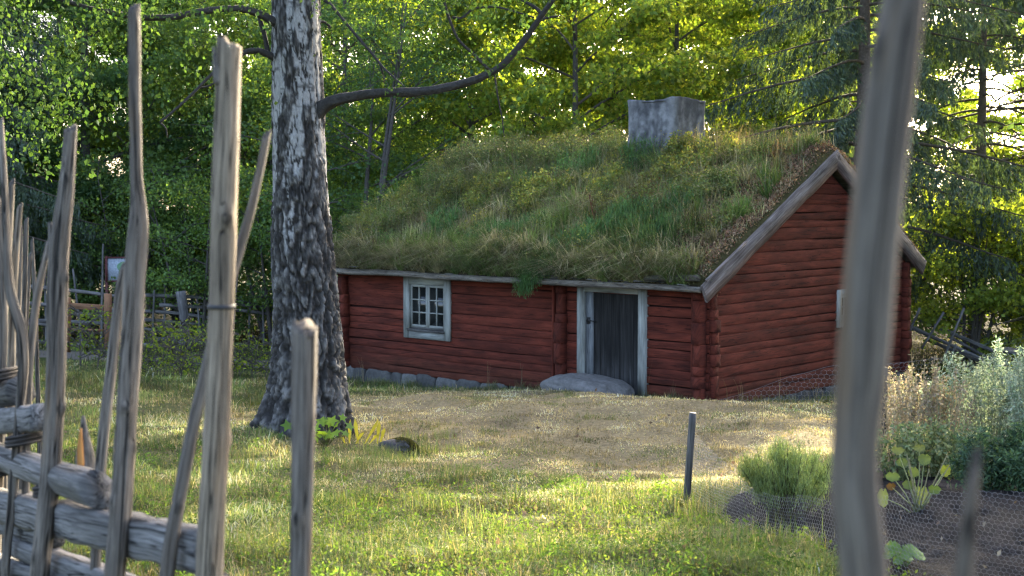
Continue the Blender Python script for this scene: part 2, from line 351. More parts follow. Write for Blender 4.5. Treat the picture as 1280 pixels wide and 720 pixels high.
mb = MB(); grid(mb, np.stack([GX, GY, GZ], -1).transpose(1, 0, 2), gc.transpose(1, 0, 2)); tag(mb.build('ground', M['ground'], None, True), kind='structure')

# ------------------------------------------------------------------ grass
rng = R(4)
def scatter(n, d0, d1, rng, pw=0.0, xr=.47):
    d = np.exp(rng.uniform(math.log(d0), math.log(d1), n)); x = rng.uniform(-xr, xr, n) * d
    hx, hy = w2h(x, d)
    ok = ~((hx > -9.6) & (hx < .05) & (hy > -.02) & (hy < 7.2)) & (poly_mask(x, d, BED, .01) < .5) & (rng.rand(n) > poly_mask(x, d, PATH, .3) * .9)
    return x[ok], d[ok]
def lawn(n, d0, d1, seed, name, hmul=1.0):
    rng = R(seed); x, y = scatter(n, d0, d1, rng); z = gz(x, y)
    dr = dryness(x, y); cl = fbm(x * 1.7, y * 1.7, 0, 33, 3)
    fg = 1 - sstep(9.5, 13.5, y + .35 * np.maximum(x, 0)); lf = sstep(-.3, -2.4, x - (y - 15) * -.05) * (1 - sstep(22, 30, y))
    tall = np.maximum(fg * .8, lf * .6) * (1 - .9 * dr)
    h = (.034 + .024 * (1 - dr) + tall * .10 * sstep(.35, .7, cl)) * hmul
    w = np.maximum(.0035, y * .00042) * (1 + .4 * rng.rand(len(x)))
    g = np.array([[.085, .125, .028], [.125, .15, .038], [.070, .11, .03], [.16, .155, .055]]); s = np.array([[.41, .335, .185], [.33, .265, .135], [.48, .405, .24], [.25, .205, .10]])
    k = rng.randint(0, 4, len(x)); isdry = rng.rand(len(x)) < np.clip(dr * .98 + .08 - .1 * fg + 1.1 * (fbm(x * 1.3, y * 1.3, 0, 36, 4) - .5), .03, .97)
    c = np.where(isdry[:, None], s[k], g[rng.randint(0, 4, len(x))]) * np.exp((fbm(x * 2.2, y * 1.6, 0, 34, 4) - .5) * 3.0)[:, None]
    h = h * np.exp((fbm(x * 3.1, y * 3.1, 0, 35, 3) - .5) * 2.2)
    mb = MB(); blades(mb, np.c_[x, y, z - .004], h, w, rng, c[:, None, :], 1.3, 1.2, .22); return mb
mb = lawn(330000, 5.6, 26, 41, 'grass'); tag(mb.build('grass', M['grass']), 'short mixed green and straw coloured grass over the yard', 'grass', None, 'stuff')
mb = lawn(60000, 20, 42, 42, 'grass', 1.9); tag(mb.build('rough_grass', M['grass']), 'rougher shaded grass in front of the far fence and around the cottage', 'grass', None, 'stuff')
# low broad-leaved weeds and long tufts in the foreground
rng = R(77); mb = MB(); x, y = scatter(52000, 5.8, 13.5, rng); cl = fbm(x * 1.3, y * 1.3, 0, 60, 3); k = (cl > .50) & (rng.rand(len(x)) < (1 - dryness(x, y)) ** 1.2) ; x, y = x[k], y[k]
ctr = np.c_[x, y, gz(x, y)]; up = rng.rand(len(x)) * .12 * sstep(.5, .75, cl[k]) * 2
leaves(mb, ctr + np.c_[rng.normal(0, .02, (len(x), 2)), up + .012], .021, rng, [[.08, .13, .025], [.10, .145, .03], [.06, .11, .022], [.13, .145, .045]], -.1, .5, .2, .2)
hc, hr = [], []
x, y = scatter(900, 5.8, 14, rng); k = rng.rand(len(x)) < np.clip(.9 - dryness(x, y) * 1.3, 0, 1); x, y = x[k], y[k]
for cx_, cy_ in zip(x, y):
    r_, h_, m_ = rng.uniform(.05, .20), rng.uniform(.05, .17), rng.randint(40, 150); q = rng.rand(m_) ** .5; a_ = rng.uniform(0, 6.28, m_)
    P_ = np.c_[cx_ + r_ * q * np.cos(a_), cy_ + r_ * q * np.sin(a_), h_ * (1 - q * q * .8) * rng.rand(m_) ** .5]; P_[:, 2] += gz(P_[:, 0], P_[:, 1])
    t_ = rng.uniform(.6, 1.3); leaves(mb, P_, rng.uniform(.018, .032), rng, np.array([[.075, .135, .028], [.11, .16, .035], [.14, .16, .05]])[[rng.randint(3), rng.randint(2)]] * t_, -.1, .45, .2, .2)
tag(mb.build('ground_weeds', M['birchleaf']), 'low leafy weeds among the foreground grass', 'weeds', None, 'stuff')
mb = MB(); rng = R(78)
TUFT = [(470, 562), (500, 566), (525, 560), (540, 552), (480, 560), (510, 570), (440, 640), (470, 620), (420, 700), (540, 590), (560, 600), (520, 640), (600, 700), (330, 600), (480, 570), (700, 690), (760, 640), (350, 690), (450, 560), (430, 575), (600, 660), (820, 670), (880, 700), (930, 690), (980, 690), (650, 690), (870, 650), (845, 630),
        (300, 690), (300, 620), (200, 560), (240, 520), (180, 500), (150, 640), (200, 620), (320, 560), (350, 560), (560, 560), (500, 690), (540, 700), (440, 590), (120, 540), (100, 480), (160, 460), (740, 700), (400, 560), (330, 540)]
for (tx, ty) in TUFT:
    for k in range(2):
        c = ground_hit(tx + rng.normal(0, 14), ty + rng.normal(0, 7)); n = 90
        p = np.c_[c[0] + rng.normal(0, .09, n), c[1] + rng.normal(0, .10, n)]; p = np.c_[p, gz(p[:, 0], p[:, 1]) - .01]
        blades(mb, p, rng.uniform(.10, .24), .0045, rng, [[.10, .15, .035], [.13, .16, .05], [.24, .21, .11], [.08, .125, .03]], .6, .8, .25)
for k in range(150):
    c = ground_hit(rng.uniform(430, 1040), 495 + 130 * rng.rand() ** 1.2); n = rng.randint(30, 90); q = rng.uniform(.05, .22); p = np.c_[c[0] + rng.normal(0, q, n), c[1] + rng.normal(0, q, n)]; hx, hy = w2h(p[:, 0], p[:, 1]); p = p[~((hy > -.05) & (hx < .05))]
    if len(p): blades(mb, np.c_[p, gz(p[:, 0], p[:, 1]) - .005], rng.uniform(.03, .08), .0075, rng, [[.10, .135, .04], [.13, .15, .05], [.17, .16, .07]], 1.1, 1., .25)
for k in range(95):                          # weeds and stalks along the foot of the walls
    if k < 62: c = h2w(rng.uniform(-9.2, -.3), -rng.uniform(.12, .34), 0); dd_ = .10
    else: c = h2w(rng.uniform(.12, .4), rng.uniform(.1, 4.4), 0); dd_ = .12
    hx0 = w2h(c[0], c[1])[0]
    if -2.9 < hx0 < -1.1 and k < 62: continue
    n = rng.randint(25, 80); p = np.c_[c[0] + rng.normal(0, dd_, n), c[1] + rng.normal(0, dd_ * .6, n)]; blades(mb, np.c_[p, gz(p[:, 0], p[:, 1]) - .01], rng.uniform(.08, .26), .007, rng, [[.09, .13, .04], [.12, .15, .05], [.22, .19, .10]], .7, .6, .25)
for k in range(26):
    c = h2w(rng.uniform(-.4, .35), rng.uniform(-.3, 4.2), 0) if k > 6 else h2w(rng.uniform(-9, -.3), -.25, 0); hx, hy = w2h(c[0], c[1])
    if hx < .06 and hy > -.06: continue
    blades(mb, [[c[0], c[1], float(gz(c[0], c[1]))]] * 3, .55, .006, rng, [[.30, .24, .14], [.24, .19, .10]], .3, .25, .2)
tag(mb.build('grass_tufts', M['grass']), 'long loose grass tufts in the yard', 'grass', None, 'stuff')
# fallen leaves, twigs on the lawn
mb = MB(); rng = R(79); x, y = scatter(700, 6.5, 22, rng); leaves(mb, np.c_[x, y, gz(x, y) + .012], .05, rng, [[.15, .10, .06], [.20, .15, .08], [.10, .065, .04]], -.2, .7, .3, .3)
tag(mb.build('fallen_leaves', M['pale']), 'dry fallen leaves scattered over the lawn', 'leaves', None, 'stuff')

# ------------------------------------------------------------------ the cottage
HOUSE = empty('log_cottage', h2w(0, 0, 0), TH, 'low red log cottage with an overgrown turf roof and grey chimney', 'cottage')
EAVE, APY, APZ, WB = 1.93, 3.78, 3.90, 7.0
def logwall(name, length, holes, zt, seed, axis_, fixed, ztop=None, flip=False, zb=-.14, skip=None):
    """hewn logs laid along x (axis 0) or y (axis 1); ztop(a) trims the gable"""
    rng = R(seed); mb = MB(); z = zb; row = 0; a0, a1 = length
    while z < zt - .02:
        hgt = rng.uniform(.125, .225); z1 = min(z + hgt, zt)
        if zt - z1 < .06: z1 = zt
        segs = [(a0, a1)]; zc = (z + z1) / 2
        for (h0, h1, b0, b1) in holes:
            if b0 < zc < b1:
                ns = []
                for (p, q) in segs:
                    if h1 <= p or h0 >= q: ns.append((p, q))
                    else:
                        if h0 > p: ns.append((p, h0))
                        if h1 < q: ns.append((h1, q))
                segs = ns
        tilt = rng.uniform(-.022, .022); shade = rng.uniform(.82, 1.16)
        for (p, q) in segs:
            n = max(3, int((q - p) / .10)); A = np.linspace(p, q, n)
            lo = z + tilt * (A - (a0 + a1) / 2) / (a1 - a0) * 2 + (fbm(A * 1.1, row * 9.1, 0, seed, 3) - .5) * .024
            hi = z1 + tilt2[0] * 0 + (fbm(A * 1.1, (row + 1) * 9.1, 0, seed, 3) - .5) * .024
            if row > 0: lo = np.maximum(lo, z - .03)
            gap = .005 + .018 * sstep(.42, .78, fbm(A * .7, row * 3.3, 0, seed + 4, 3))
            hi = hi - gap
            if ztop is not None:
                zm = ztop(A); hi = np.minimum(hi, zm); lo = np.minimum(lo, zm - .001)
            bow = (fbm(A * .6, row * 4.4, 0, seed + 8, 3) - .5) * .012 + rng.uniform(-.005, .005)
            prof = [(-.055, 0), (-.005, .0), (0, .06), (.002, .5), (0, .95), (-.006, 1.0), (-.055, 1.0)]
            V = np.zeros((len(prof), n, 3)); G = np.zeros_like(V); cc = np.zeros_like(V)
            for k, (o, f) in enumerate(prof):
                zz = lo + (hi - lo) * f; off = bow + o + (fbm(A * 2.5, k * 2.0 + row * 7, 0, seed + 2, 3) - .5) * .008
                pos = fixed - off if axis_ == 0 else fixed + off
                if axis_ == 0: V[k] = np.c_[A, pos, zz]
                else: V[k] = np.c_[pos, A, zz]
                G[k] = np.c_[zz * 1.0 + row * 5.1, off, A]
                low = 1 - sstep(-.05, .34, zz + (fbm(A * 1.5, zz * 2, 0, seed + 6, 3) - .5) * .3)
                base = np.array([.5, .5, .5]) * shade * (.86 + .28 * fbm(A * .8, zz * 1.5, row * .0, seed + 9, 3))[:, None]
                cc[k] = base * (1 - .45 * low[:, None]) + np.array([.40, .72, .70]) * .45 * low[:, None]
            if flip: V = V[:, ::-1]; G = G[:, ::-1]; cc = cc[:, ::-1]
            grid(mb, V, cc, G)
        z = z1; row += 1
    return mb
tilt2 = [0]
OPEN_W = (-7.10, -5.93, .64, 1.78); OPEN_D = (-2.66, -1.32, -.2, 1.79)
roofz = lambda y: np.where(y < APY, EAVE + (APZ - EAVE) * y / APY, APZ + (2.10 - APZ) * (y - APY) / (WB - APY)) - .06
mb = logwall('front', (-9.0, -.0), [OPEN_W, OPEN_D], EAVE, 5, 0, 0.0); box(mb, -8.98, OPEN_W[0] - .02, .055, .16, -.2, EAVE - .02, c=.12); box(mb, OPEN_W[1] + .02, OPEN_D[0] - .02, .055, .16, -.2, EAVE - .02, c=.12); box(mb, OPEN_D[1] + .02, -.06, .055, .16, -.2, EAVE - .02, c=.12)
box(mb, OPEN_W[0] - .02, OPEN_W[1] + .02, .055, .16, -.2, OPEN_W[2] - .01, c=.12); box(mb, OPEN_D[0] - .02, OPEN_D[1] + .02, .055, .16, OPEN_D[3] + .01, EAVE - .02, c=.12)
mb.build('log_wall', M['red'], HOUSE, False)
mb = logwall('gable', (.0, 7.0), [(4.24, 5.08, .98, 1.58)], 3.86, 6, 1, 0.0, roofz)
yy = np.linspace(.06, 6.94, 60); V = np.zeros((2, 60, 3)); V[0] = np.c_[np.full(60, -.055), yy, np.full(60, -.2)]; V[1] = np.c_[np.full(60, -.055), yy, roofz(yy) - .03]; grid(mb, V[::-1], np.full((2, 60, 3), .12))
mb.build('log_wall', M['red'], HOUSE, False)
mb = logwall('end', (.0, 7.0), [], 3.86, 7, 1, 0.0, roofz); [v.__setitem__((slice(None), 0), -9.0 - v[:, 0]) for v in mb.v]; mb.build('log_wall', M['red'], HOUSE)
mb = logwall('back', (-9.0, 0.), [], 2.08, 8, 0, 0.0); [v.__setitem__((slice(None), 1), 7.0 - v[:, 1]) for v in mb.v]; mb.build('log_wall', M['red'], HOUSE)
# interlocked log ends standing out from the front wall at the corners and the cross wall
def logends(xc, w, out, seed, z0=-.14, z1=EAVE - .02, y0=0.02, axis_=0):
    rng = R(seed); mb = MB(); z = z0
    while z < z1 - .03:
        h = rng.choice([.16, .2, .27, .36]); zz = min(z + h, z1); o = out + rng.uniform(-.035, .035); ww = w / 2 + rng.uniform(-.015, .02); dx = rng.uniform(-.012, .012)
        if axis_ == 0: obox(mb, (xc + dx, y0, (z + zz) / 2), (xc + dx + rng.uniform(-.01, .01), -o, (z + zz) / 2 + rng.uniform(-.008, .008)), ww * 2, zz - z - rng.uniform(.001, .010), (0, 0, 1), 2, .03, seed * 31 + z * 10, c=np.array([.5, .5, .5]) * rng.uniform(.8, 1.1), ch=.90)
        else: obox(mb, (y0, xc + dx, (z + zz) / 2), (o, xc + dx, (z + zz) / 2), ww * 2, zz - z - rng.uniform(.001, .010), (0, 0, 1), 2, .03, seed * 31 + z * 10, c=np.array([.5, .5, .5]) * rng.uniform(.8, 1.1), ch=.90)
        z = zz
    mb.build('log_ends', M['red'], HOUSE)
logends(-3.08, .17, .15, 31); logends(-.14, .16, .17, 32); logends(-8.9, .16, .17, 33); logends(.10, .15, .07, 35, axis_=1, y0=-.02); logends(6.9, .15, .14, 34, z1=2.05, axis_=1, y0=-.02)
# upright board boxing the cross-wall ends, and one low on the corner
for (xc, z0, z1, s) in [(-3.25, -.12, 1.86, 1), (-.27, .25, 1.86, 2)]:
    mb = MB(); obox(mb, (xc, -.045, z0), (xc, -.04, z1), .045, .14, (0, 1, 0), 8, .05, s, c=.5); mb.build('corner_board', M['red'], HOUSE)
# stone foundation
rng = R(12); mb = MB()
def stone(mb, c, sx, sy, sz, seed, col, n=10, amp=.22, bx_=.6):
    u = np.linspace(0, np.pi, n + 1)[:, None]; v = np.linspace(0, 2 * np.pi, 2 * n + 1)[None]
    sx_ = lambda t: np.sign(t) * np.abs(t) ** bx_
    x, y, z = sx_(np.sin(u)) * sx_(np.cos(v)), sx_(np.sin(u)) * sx_(np.sin(v)), sx_(np.cos(u)) * np.ones_like(v)
    k = 1 + (fbm(x * 1.3 + seed * 3.1, y * 1.3, z * 1.3, seed, 3) - .5) * amp * 2
    V = np.stack([c[0] + x * sx * k, c[1] + y * sy * k, c[2] + z * sz * k], -1)
    cc = np.asarray(col) * (.7 + .6 * fbm(V[..., 0] * 4, V[..., 1] * 4, V[..., 2] * 4, seed, 4))[..., None]
    grid(mb, V, cc, V)
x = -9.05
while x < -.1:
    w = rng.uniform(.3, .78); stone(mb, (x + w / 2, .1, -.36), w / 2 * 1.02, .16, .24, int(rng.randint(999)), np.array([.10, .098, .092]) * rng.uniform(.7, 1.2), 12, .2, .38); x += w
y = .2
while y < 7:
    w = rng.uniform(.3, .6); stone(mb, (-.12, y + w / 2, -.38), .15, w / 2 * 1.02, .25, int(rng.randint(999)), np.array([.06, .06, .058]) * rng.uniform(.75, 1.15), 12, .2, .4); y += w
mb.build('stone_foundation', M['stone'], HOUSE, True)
# window builder, facing -y at y=0 (front) or +x (gable)
def window(x0, x1, z0, z1, axis_, cas, grid_, sash2=True):
    def bx(mb, a0, a1, d0, d1, b0, b1, along):
        if axis_ == 0: box(mb, a0, a1, -d1, -d0, b0, b1, along)
        else: box(mb, d0, d1, a0, a1, b0, b1, {0: 1, 2: 2}[along])
    mb = MB(); bx(mb, x0, x0 + cas, -.02, .055, z0, z1, 2); bx(mb, x1 - cas, x1, -.02, .055, z0, z1, 2)
    bx(mb, x0 + cas, x1 - cas, -.02, .052, z1 - cas, z1, 0); bx(mb, x0 + cas, x1 - cas, -.02, .052, z0, z0 + cas * .95, 0)
    root = mb.build('window', M['white'], HOUSE)
    i0, i1, j0, j1 = x0 + cas + .008, x1 - cas - .008, z0 + cas + .065, z1 - cas - .008; mid = (i0 + i1) / 2
    mb = MB(); bx(mb, x0 + cas - .02, x1 - cas + .02, .0, .09, z0 + cas - .01, z0 + cas + .035, 0); bx(mb, i0, i1, -.03, .02, z0 + cas + .037, j0 - .004, 0); mb.build('sill', M['white'] if axis_ else M['rail'], root)
    for (s0, s1) in ([(i0, mid - .004), (mid + .004, i1)] if sash2 else [(i0, i1)]):
        fr = .045; mb = MB(); bx(mb, s0, s0 + fr, -.03, .014, j0, j1, 2); bx(mb, s1 - fr, s1, -.03, .014, j0, j1, 2); bx(mb, s0 + fr, s1 - fr, -.03, .013, j1 - fr, j1, 0); bx(mb, s0 + fr, s1 - fr, -.03, .013, j0, j0 + fr * 1.2, 0)
        nx, nz_ = grid_
        for k in range(1, nx): xx = s0 + fr + (s1 - s0 - 2 * fr) * k / nx; bx(mb, xx - .012, xx + .012, -.022, .010, j0 + fr, j1 - fr, 2)
        for k in range(1, nz_): zz = j0 + fr + (j1 - j0 - 2 * fr) * k / nz_; bx(mb, s0 + fr, s1 - fr, -.022, .008, zz - .012, zz + .012, 0)
        mb.build('sash', M['white'], root)
        mb = MB(); bx(mb, s0 + .02, s1 - .02, -.016, -.010, j0 + .02, j1 - .02, 0); mb.build('pane', M['glass'], root)
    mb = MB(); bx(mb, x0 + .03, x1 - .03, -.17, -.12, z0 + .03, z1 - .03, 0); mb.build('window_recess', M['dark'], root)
window(-7.15, -5.88, .59, 1.80, 0, .15, (2, 3)); window(4.19, 5.13, .93, 1.63, 1, .10, (2, 2))
# door
mb = MB(); box(mb, -2.73, -2.58, -.06, .16, -.06, 1.84, 2, 1); box(mb, -1.40, -1.25, -.06, .16, -.06, 1.84, 2, 2); box(mb, -2.58, -1.40, -.057, .16, 1.70, 1.84, 0, 3)
DF = mb.build('door_frame', M['white'], HOUSE)
mb = MB(); box(mb, -2.575, -2.43, -.012, .10, -.05, 1.695, 2, 4); mb.build('door_jamb', wood_mat('grey_white_jamb', (.08, .085, .09), (.14, .15, .155), (.22, .23, .235), 30, 2), DF)
rng = R(3); mb = MB(); x = -2.425
for k in range(7):
    w = [.16, .12, .15, .14, .17, .13, .16][k]; w = w * (1.02 / 1.03); z0, z1 = -.04, 1.695; V = []
    zs = np.linspace(z0, z1, 14); sh = .42 + .16 * rng.rand()
    V = np.stack([np.c_[np.full(14, x + .003), np.full(14, .035 + rng.uniform(-.004, .004)), zs], np.c_[np.full(14, x + w - .003), np.full(14, .035 + rng.uniform(-.004, .004)), zs]])
    wear = sstep(.75, .0, zs + (fbm(zs * 3, k * 5., 0, 8, 3) - .5) * .5); cc = np.repeat((np.array([.5, .5, .5]) * sh * (1 + 1.9 * wear[:, None] * [1, 1.02, 1.08]))[None], 2, 0)
    grid(mb, V[:, :, :], cc, np.stack([np.c_[V[j][:, 0] + k * 3, V[j][:, 1], zs] for j in range(2)]))
    x += w
box(mb, -2.43, -1.40, .045, .08, -.05, 1.695, 2, c=.15)
DOOR = mb.build('door', M['door'], HOUSE)
mb = MB(); a = np.linspace(0, 2 * np.pi, 17); tube(mb, np.c_[-2.50 + .035 * np.cos(a), np.full(17, -.035), 1.18 + .045 * np.sin(a)], .009, 6, cap=False); box(mb, -2.535, -2.465, -.03, -.012, 1.14, 1.25); tube(mb, [(-2.50, -.02, 1.2), (-2.40, -.035, 1.19), (-2.36, .03, 1.17)], .008, 6); mb.build('handle', M['iron'], DOOR, True)
mb = MB(); box(mb, -2.58, -1.40, -.12, .14, -.12, -.052, 0, 3); mb.build('threshold', M['rail'], DF)

# roof: boards, turf, eave poles, barge boards
RX0, RX1, RY0, RY1 = -9.38, .20, -.38, 7.42
SF = (4.10 - 1.86) / (APY - RY0)            # front slope
def rz(y, lift=0.0):
    return np.where(y < APY, 1.86 + (y - RY0) * SF, 4.10 - (y - APY) * (4.10 - 1.98) / (RY1 - APY)) + lift
def turf_top(x, y):
    e = np.minimum(np.minimum(x - RX0, RX1 - x) * 3, np.minimum(y - RY0, RY1 - y) * 2.2)
    sag = -.05 * np.sin(np.clip((x - RX0) / (RX1 - RX0), 0, 1) * np.pi) * 0
    return rz(y) + .07 + .17 * sstep(0, .5, e) + (fbm(x * 1.2, y * 1.2, 0, 71, 4) - .5) * .40 * sstep(.0, .8, e) - .10 * np.exp(-((y - APY) / .35) ** 2) + sag
xs, ys = np.linspace(RX0, RX1 - .05, 120), np.r_[np.linspace(RY0, APY, 60), np.linspace(APY, RY1, 50)[1:]]
X, Y = np.meshgrid(xs, ys, indexing='ij'); Z = turf_top(X, Y)
mb = MB(); nz = fbm(X * 2, Y * 2, 0, 4, 4)[..., None]; cc = np.array([.055, .050, .022]) * (.6 + .8 * nz); grid(mb, np.stack([X, Y, Z], -1), cc)
def skirt(pts, c): b = np.array(pts); t = b.copy(); t[:, 2] = rz(b[:, 1], -.0); grid(mb, np.stack([b, t]), np.broadcast_to(np.array(c), (2, len(b), 3)))
skirt(np.c_[xs, ys[0] + 0 * xs, Z[:, 0]][::-1], (.035, .028, .018)); skirt(np.c_[xs, ys[-1] + 0 * xs, Z[:, -1]], (.035, .028, .018)); skirt(np.c_[xs[0] + 0 * ys, ys, Z[0]], (.035, .028, .018)); skirt(np.c_[xs[-1] + 0 * ys, ys, Z[-1]][::-1], (.035, .028, .018))
mb.build('turf', M['turf'], HOUSE, True)
mb = MB(); V = np.stack([np.stack([np.full(2, a), np.array([RY0 + .02, APY]), rz(np.array([RY0 + .02, APY]), -.055)], -1) for a in (RX0, RX1 - .06)]); grid(mb, V, None, V[..., [1, 2, 0]])
V = np.stack([np.stack([np.full(2, a), np.array([APY, RY1]), rz(np.array([APY, RY1]), -.055)], -1) for a in (RX0, RX1 - .06)]); grid(mb, V, None, V[..., [1, 2, 0]])
mb.build('roof_boards', M['farwood'], HOUSE)
mb = MB(); rng = R(8)
xs_ = np.linspace(RX0 - .05, RX1 - .08, 9); tube(mb, np.c_[xs_, RY0 - .06 + rng.normal(0, .012, 9), 1.865 + rng.normal(0, .010, 9)], np.linspace(.062, .05, 9), 14, .08, .22, 3, c=.66); mb.build('eave_pole', M['stake'], HOUSE, True)
mb = MB(); tube(mb, [(-1.0, RY0 - .02, 2.0), (-.35, RY0 - .04, 2.03), (RX1 - .14, RY0 - .03, 2.05)], [.05, .06, .06], 12, .06, .25, 4, c=.36); mb.build('eave_pole', M['stake'], HOUSE, True)
mb = MB(); tube(mb, [(-.42, RY0 - .12, 1.97), (-.52, RY0 - .03, 2.16)], [.028, .03], 8, .04, .3, 5, c=.6); mb.build('wooden_hook', M['stake'], HOUSE, True)
# birch-bark scraps sticking out along the eave
rng = R(15)
for k in range(40):
    x = rng.uniform(-3.4, -.1) if k < 26 else rng.uniform(-9.2, -.2); w = rng.uniform(.08, .3); y0 = RY0 - rng.uniform(.03, .10); z = 1.90 + rng.uniform(.0, .07)
    mb = MB(); box(mb, x, x + w, y0, RY0 + .1, z, z + .008, 0, k, rng.uniform(.3, .8), .012, rng); mb.build('bark_strip', M['rail'], HOUSE)
def barge(ya, za, yb, zb, seed, name):
    mb = MB(); rng = R(seed); n = 40; t = np.linspace(0, 1, n); d = np.array([yb - ya, zb - za]); Ld = np.hypot(*d); nn = np.array([-d[1], d[0]]) / Ld * (-1 if d[0] > 0 else 1)
    if nn[1] > 0: nn = -nn
    wid = .30 + (fbm(t * 7, seed, 0, seed, 3) - .5) * .05
    top = np.c_[np.full(n, RX1), ya + d[0] * t, za + d[1] * t + (fbm(t * 9, seed, 0, 2, 3) - .5) * .03]; bot = top + np.c_[np.zeros(n), nn[0] * wid, nn[1] * wid]
    V = np.stack([top - [.045, 0, 0], top, top * .5 + bot * .5 + [.004, 0, 0], bot, bot - [.045, 0, 0]])
    g = np.stack([np.c_[np.full(n, k * .12 + seed), np.full(n, .0), t * Ld] for k in range(5)])
    cc = np.stack([np.full((n, 3), .5)] * 5); cc[3] = [.42, .33, .33]; cc[4] = [.42, .3, .3]
    if d[0] < 0: V = V[:, ::-1]; g = g[:, ::-1]
    grid(mb, V, cc, g)
    for e in (0, n - 1): mb.add(V[[0, 1, 3, 4], e], [[0, 1, 2, 3]], None, .5, g[[0, 1, 3, 4], e])
    return mb.build(name, M['barge'], HOUSE)
barge(-.50, 1.93, APY + .02, 4.20, 3, 'bargeboard'); barge(RY1 + .08, 2.06, APY + .0, 4.197, 4, 'bargeboard')
mb = MB(); obox(mb, (RX1 + .03, -.44, 2.02), (RX1 + .03, .7, 2.60), .05, .035, (0, -.45, .9), 6, .2, 6, c=.75); mb.build('batten', M['barge'], HOUSE)
# chimney
CX, CY = -3.62, APY + .05
mb = MB(); n = 14
ring = []
hx, hy = .58, .60
for k, f in enumerate(np.linspace(0, 1, 70)):
    z = 3.75 + f * 1.52; fl = 1 + .16 * sstep(.55, .0, f) + .02 * sstep(.9, 1, f)
    a = np.linspace(0, 1, 49)[:-1]; p = np.r_[np.c_[-1 + 2 * a, -np.ones(48)], np.c_[np.ones(48), -1 + 2 * a], np.c_[1 - 2 * a, np.ones(48)], np.c_[-np.ones(48), 1 - 2 * a]]
    r = np.maximum(np.abs(p).max(1), 1); q = p / np.maximum(1, (np.abs(p) ** 8).sum(1) ** (1 / 8))[:, None]
    wob = 1 + (fbm(p[:, 0] * 1.2 + 4, p[:, 1] * 1.2, z * 1.6, 14, 4) - .5) * .13
    ring.append(np.c_[CX + q[:, 0] * hx * fl * wob, CY + q[:, 1] * hy * fl * wob, z + np.where(f > .97, (fbm(p[:, 0] * 2, p[:, 1] * 2, 0, 4, 3) - .5) * .12, 0)])
ring.append(np.c_[CX + (ring[-1][:, 0] - CX) * .6, CY + (ring[-1][:, 1] - CY) * .6, ring[-1][:, 2] - .01]); ring.append(np.c_[CX + (ring[-1][:, 0] - CX) * .97, CY + (ring[-1][:, 1] - CY) * .97, ring[-1][:, 2] - .5])
V = np.stack([np.vstack([r, r[:1]]) for r in ring]); st = fbm(V[..., 0] * 7, V[..., 1] * 7, V[..., 2] * 1.8, 5, 6); st2 = fbm(V[..., 0] * 9, V[..., 1] * 9, V[..., 2] * 9, 15, 5)
hi = sstep(4.5, 5.27, V[..., 2]); w = np.clip(sstep(.30, .70, st * .55 + st2 * .45 - .10 * hi), 0, 1)[..., None]
edge = np.exp(-((np.abs(V[..., 0] - CX) + np.abs(V[..., 1] - CY) - 1.14) / .10) ** 2)[..., None] * .6
cc = np.array([.062, .062, .064]) * (1 - w) + np.array([.22, .22, .22]) * w; cc = cc * (1 - edge) + np.array([.27, .27, .27]) * edge
grid(mb, V, cc, V); mb.build('chimney', M['plaster'], HOUSE, True)

# vegetation on the roof (parts of the cottage)
rng = R(90)
def roof_pts(n, rng, x0=RX0, x1=RX1 - .1, y0=RY0, y1=RY1):
    return rng.uniform(x0, x1, n), rng.uniform(y0, y1, n)
def roof_xy(px, py):                         # roof-surface point under a photo pixel
    r = ray(px, py); t0 = 15.; best = None
    ds = np.linspace(20, 34, 900); q = r[None] / r[1] * ds[:, None]; hx_, hy_ = w2h(q[:, 0], q[:, 1]); zz = q[:, 2] - HO[2]
    k = np.argmax(zz <= turf_top(hx_, np.clip(hy_, RY0, RY1))); return hx_[k], hy_[k]
mb = MB()
x, y = roof_pts(42000, rng); zone = fbm(x * .8, y * .9, 0, 44, 3); z2 = fbm(x * 1.6, y * 1.6, 0, 45, 3)
barez = sstep(2.1, .4, RX1 - x + (zone - .5) * 1.6 + .5 * (y - 2) / 2 * 0) ; keep = rng.rand(len(x)) > barez * .88; x, y, zone, z2 = x[keep], y[keep], zone[keep], z2[keep]
P = np.c_[x, y, turf_top(x, y) - .01]
pal = np.array([[.16, .22, .085], [.21, .24, .105], [.36, .33, .20], [.14, .20, .085], [.31, .30, .18]]); k = rng.randint(0, 5, len(x)); grey = sstep(.40, .62, zone)[:, None]
c = (pal[k] * (1 - .45 * grey) + np.array([.24, .215, .15]) * .45 * grey) * np.exp((fbm(x * 2.6, y * 2.6, 0, 47, 3) - .5) * 2.2)[:, None]
blades(mb, P, .18 + .30 * z2, .0095, rng, c[:, None, :], .7, .8, .25, dirs=np.array([0, -.35, 0]) * np.ones((len(x), 1)))
mb.build('roof_grass', M['grass'], HOUSE)['kind'] = 'stuff'
mb = MB(); n = 7000; x = rng.uniform(RX0, RX1 - .25, n); y = RY0 + np.abs(rng.normal(0, .26, n)); cl = fbm(x * 2.3, y * 2, 0, 51, 3); k = rng.rand(n) < sstep(.30, .55, cl) + .25; x, y, cl = x[k], y[k], cl[k]
pal = np.array([[.28, .245, .15], [.36, .32, .21], [.20, .20, .09], [.13, .17, .055], [.24, .22, .14]])
blades(mb, np.c_[x, y, turf_top(x, y) + .0], .20 + .16 * cl, .009, rng, pal, .8, 1.25, .25, dirs=np.array([0, -1.1, 0]) * np.ones((len(x), 1)))
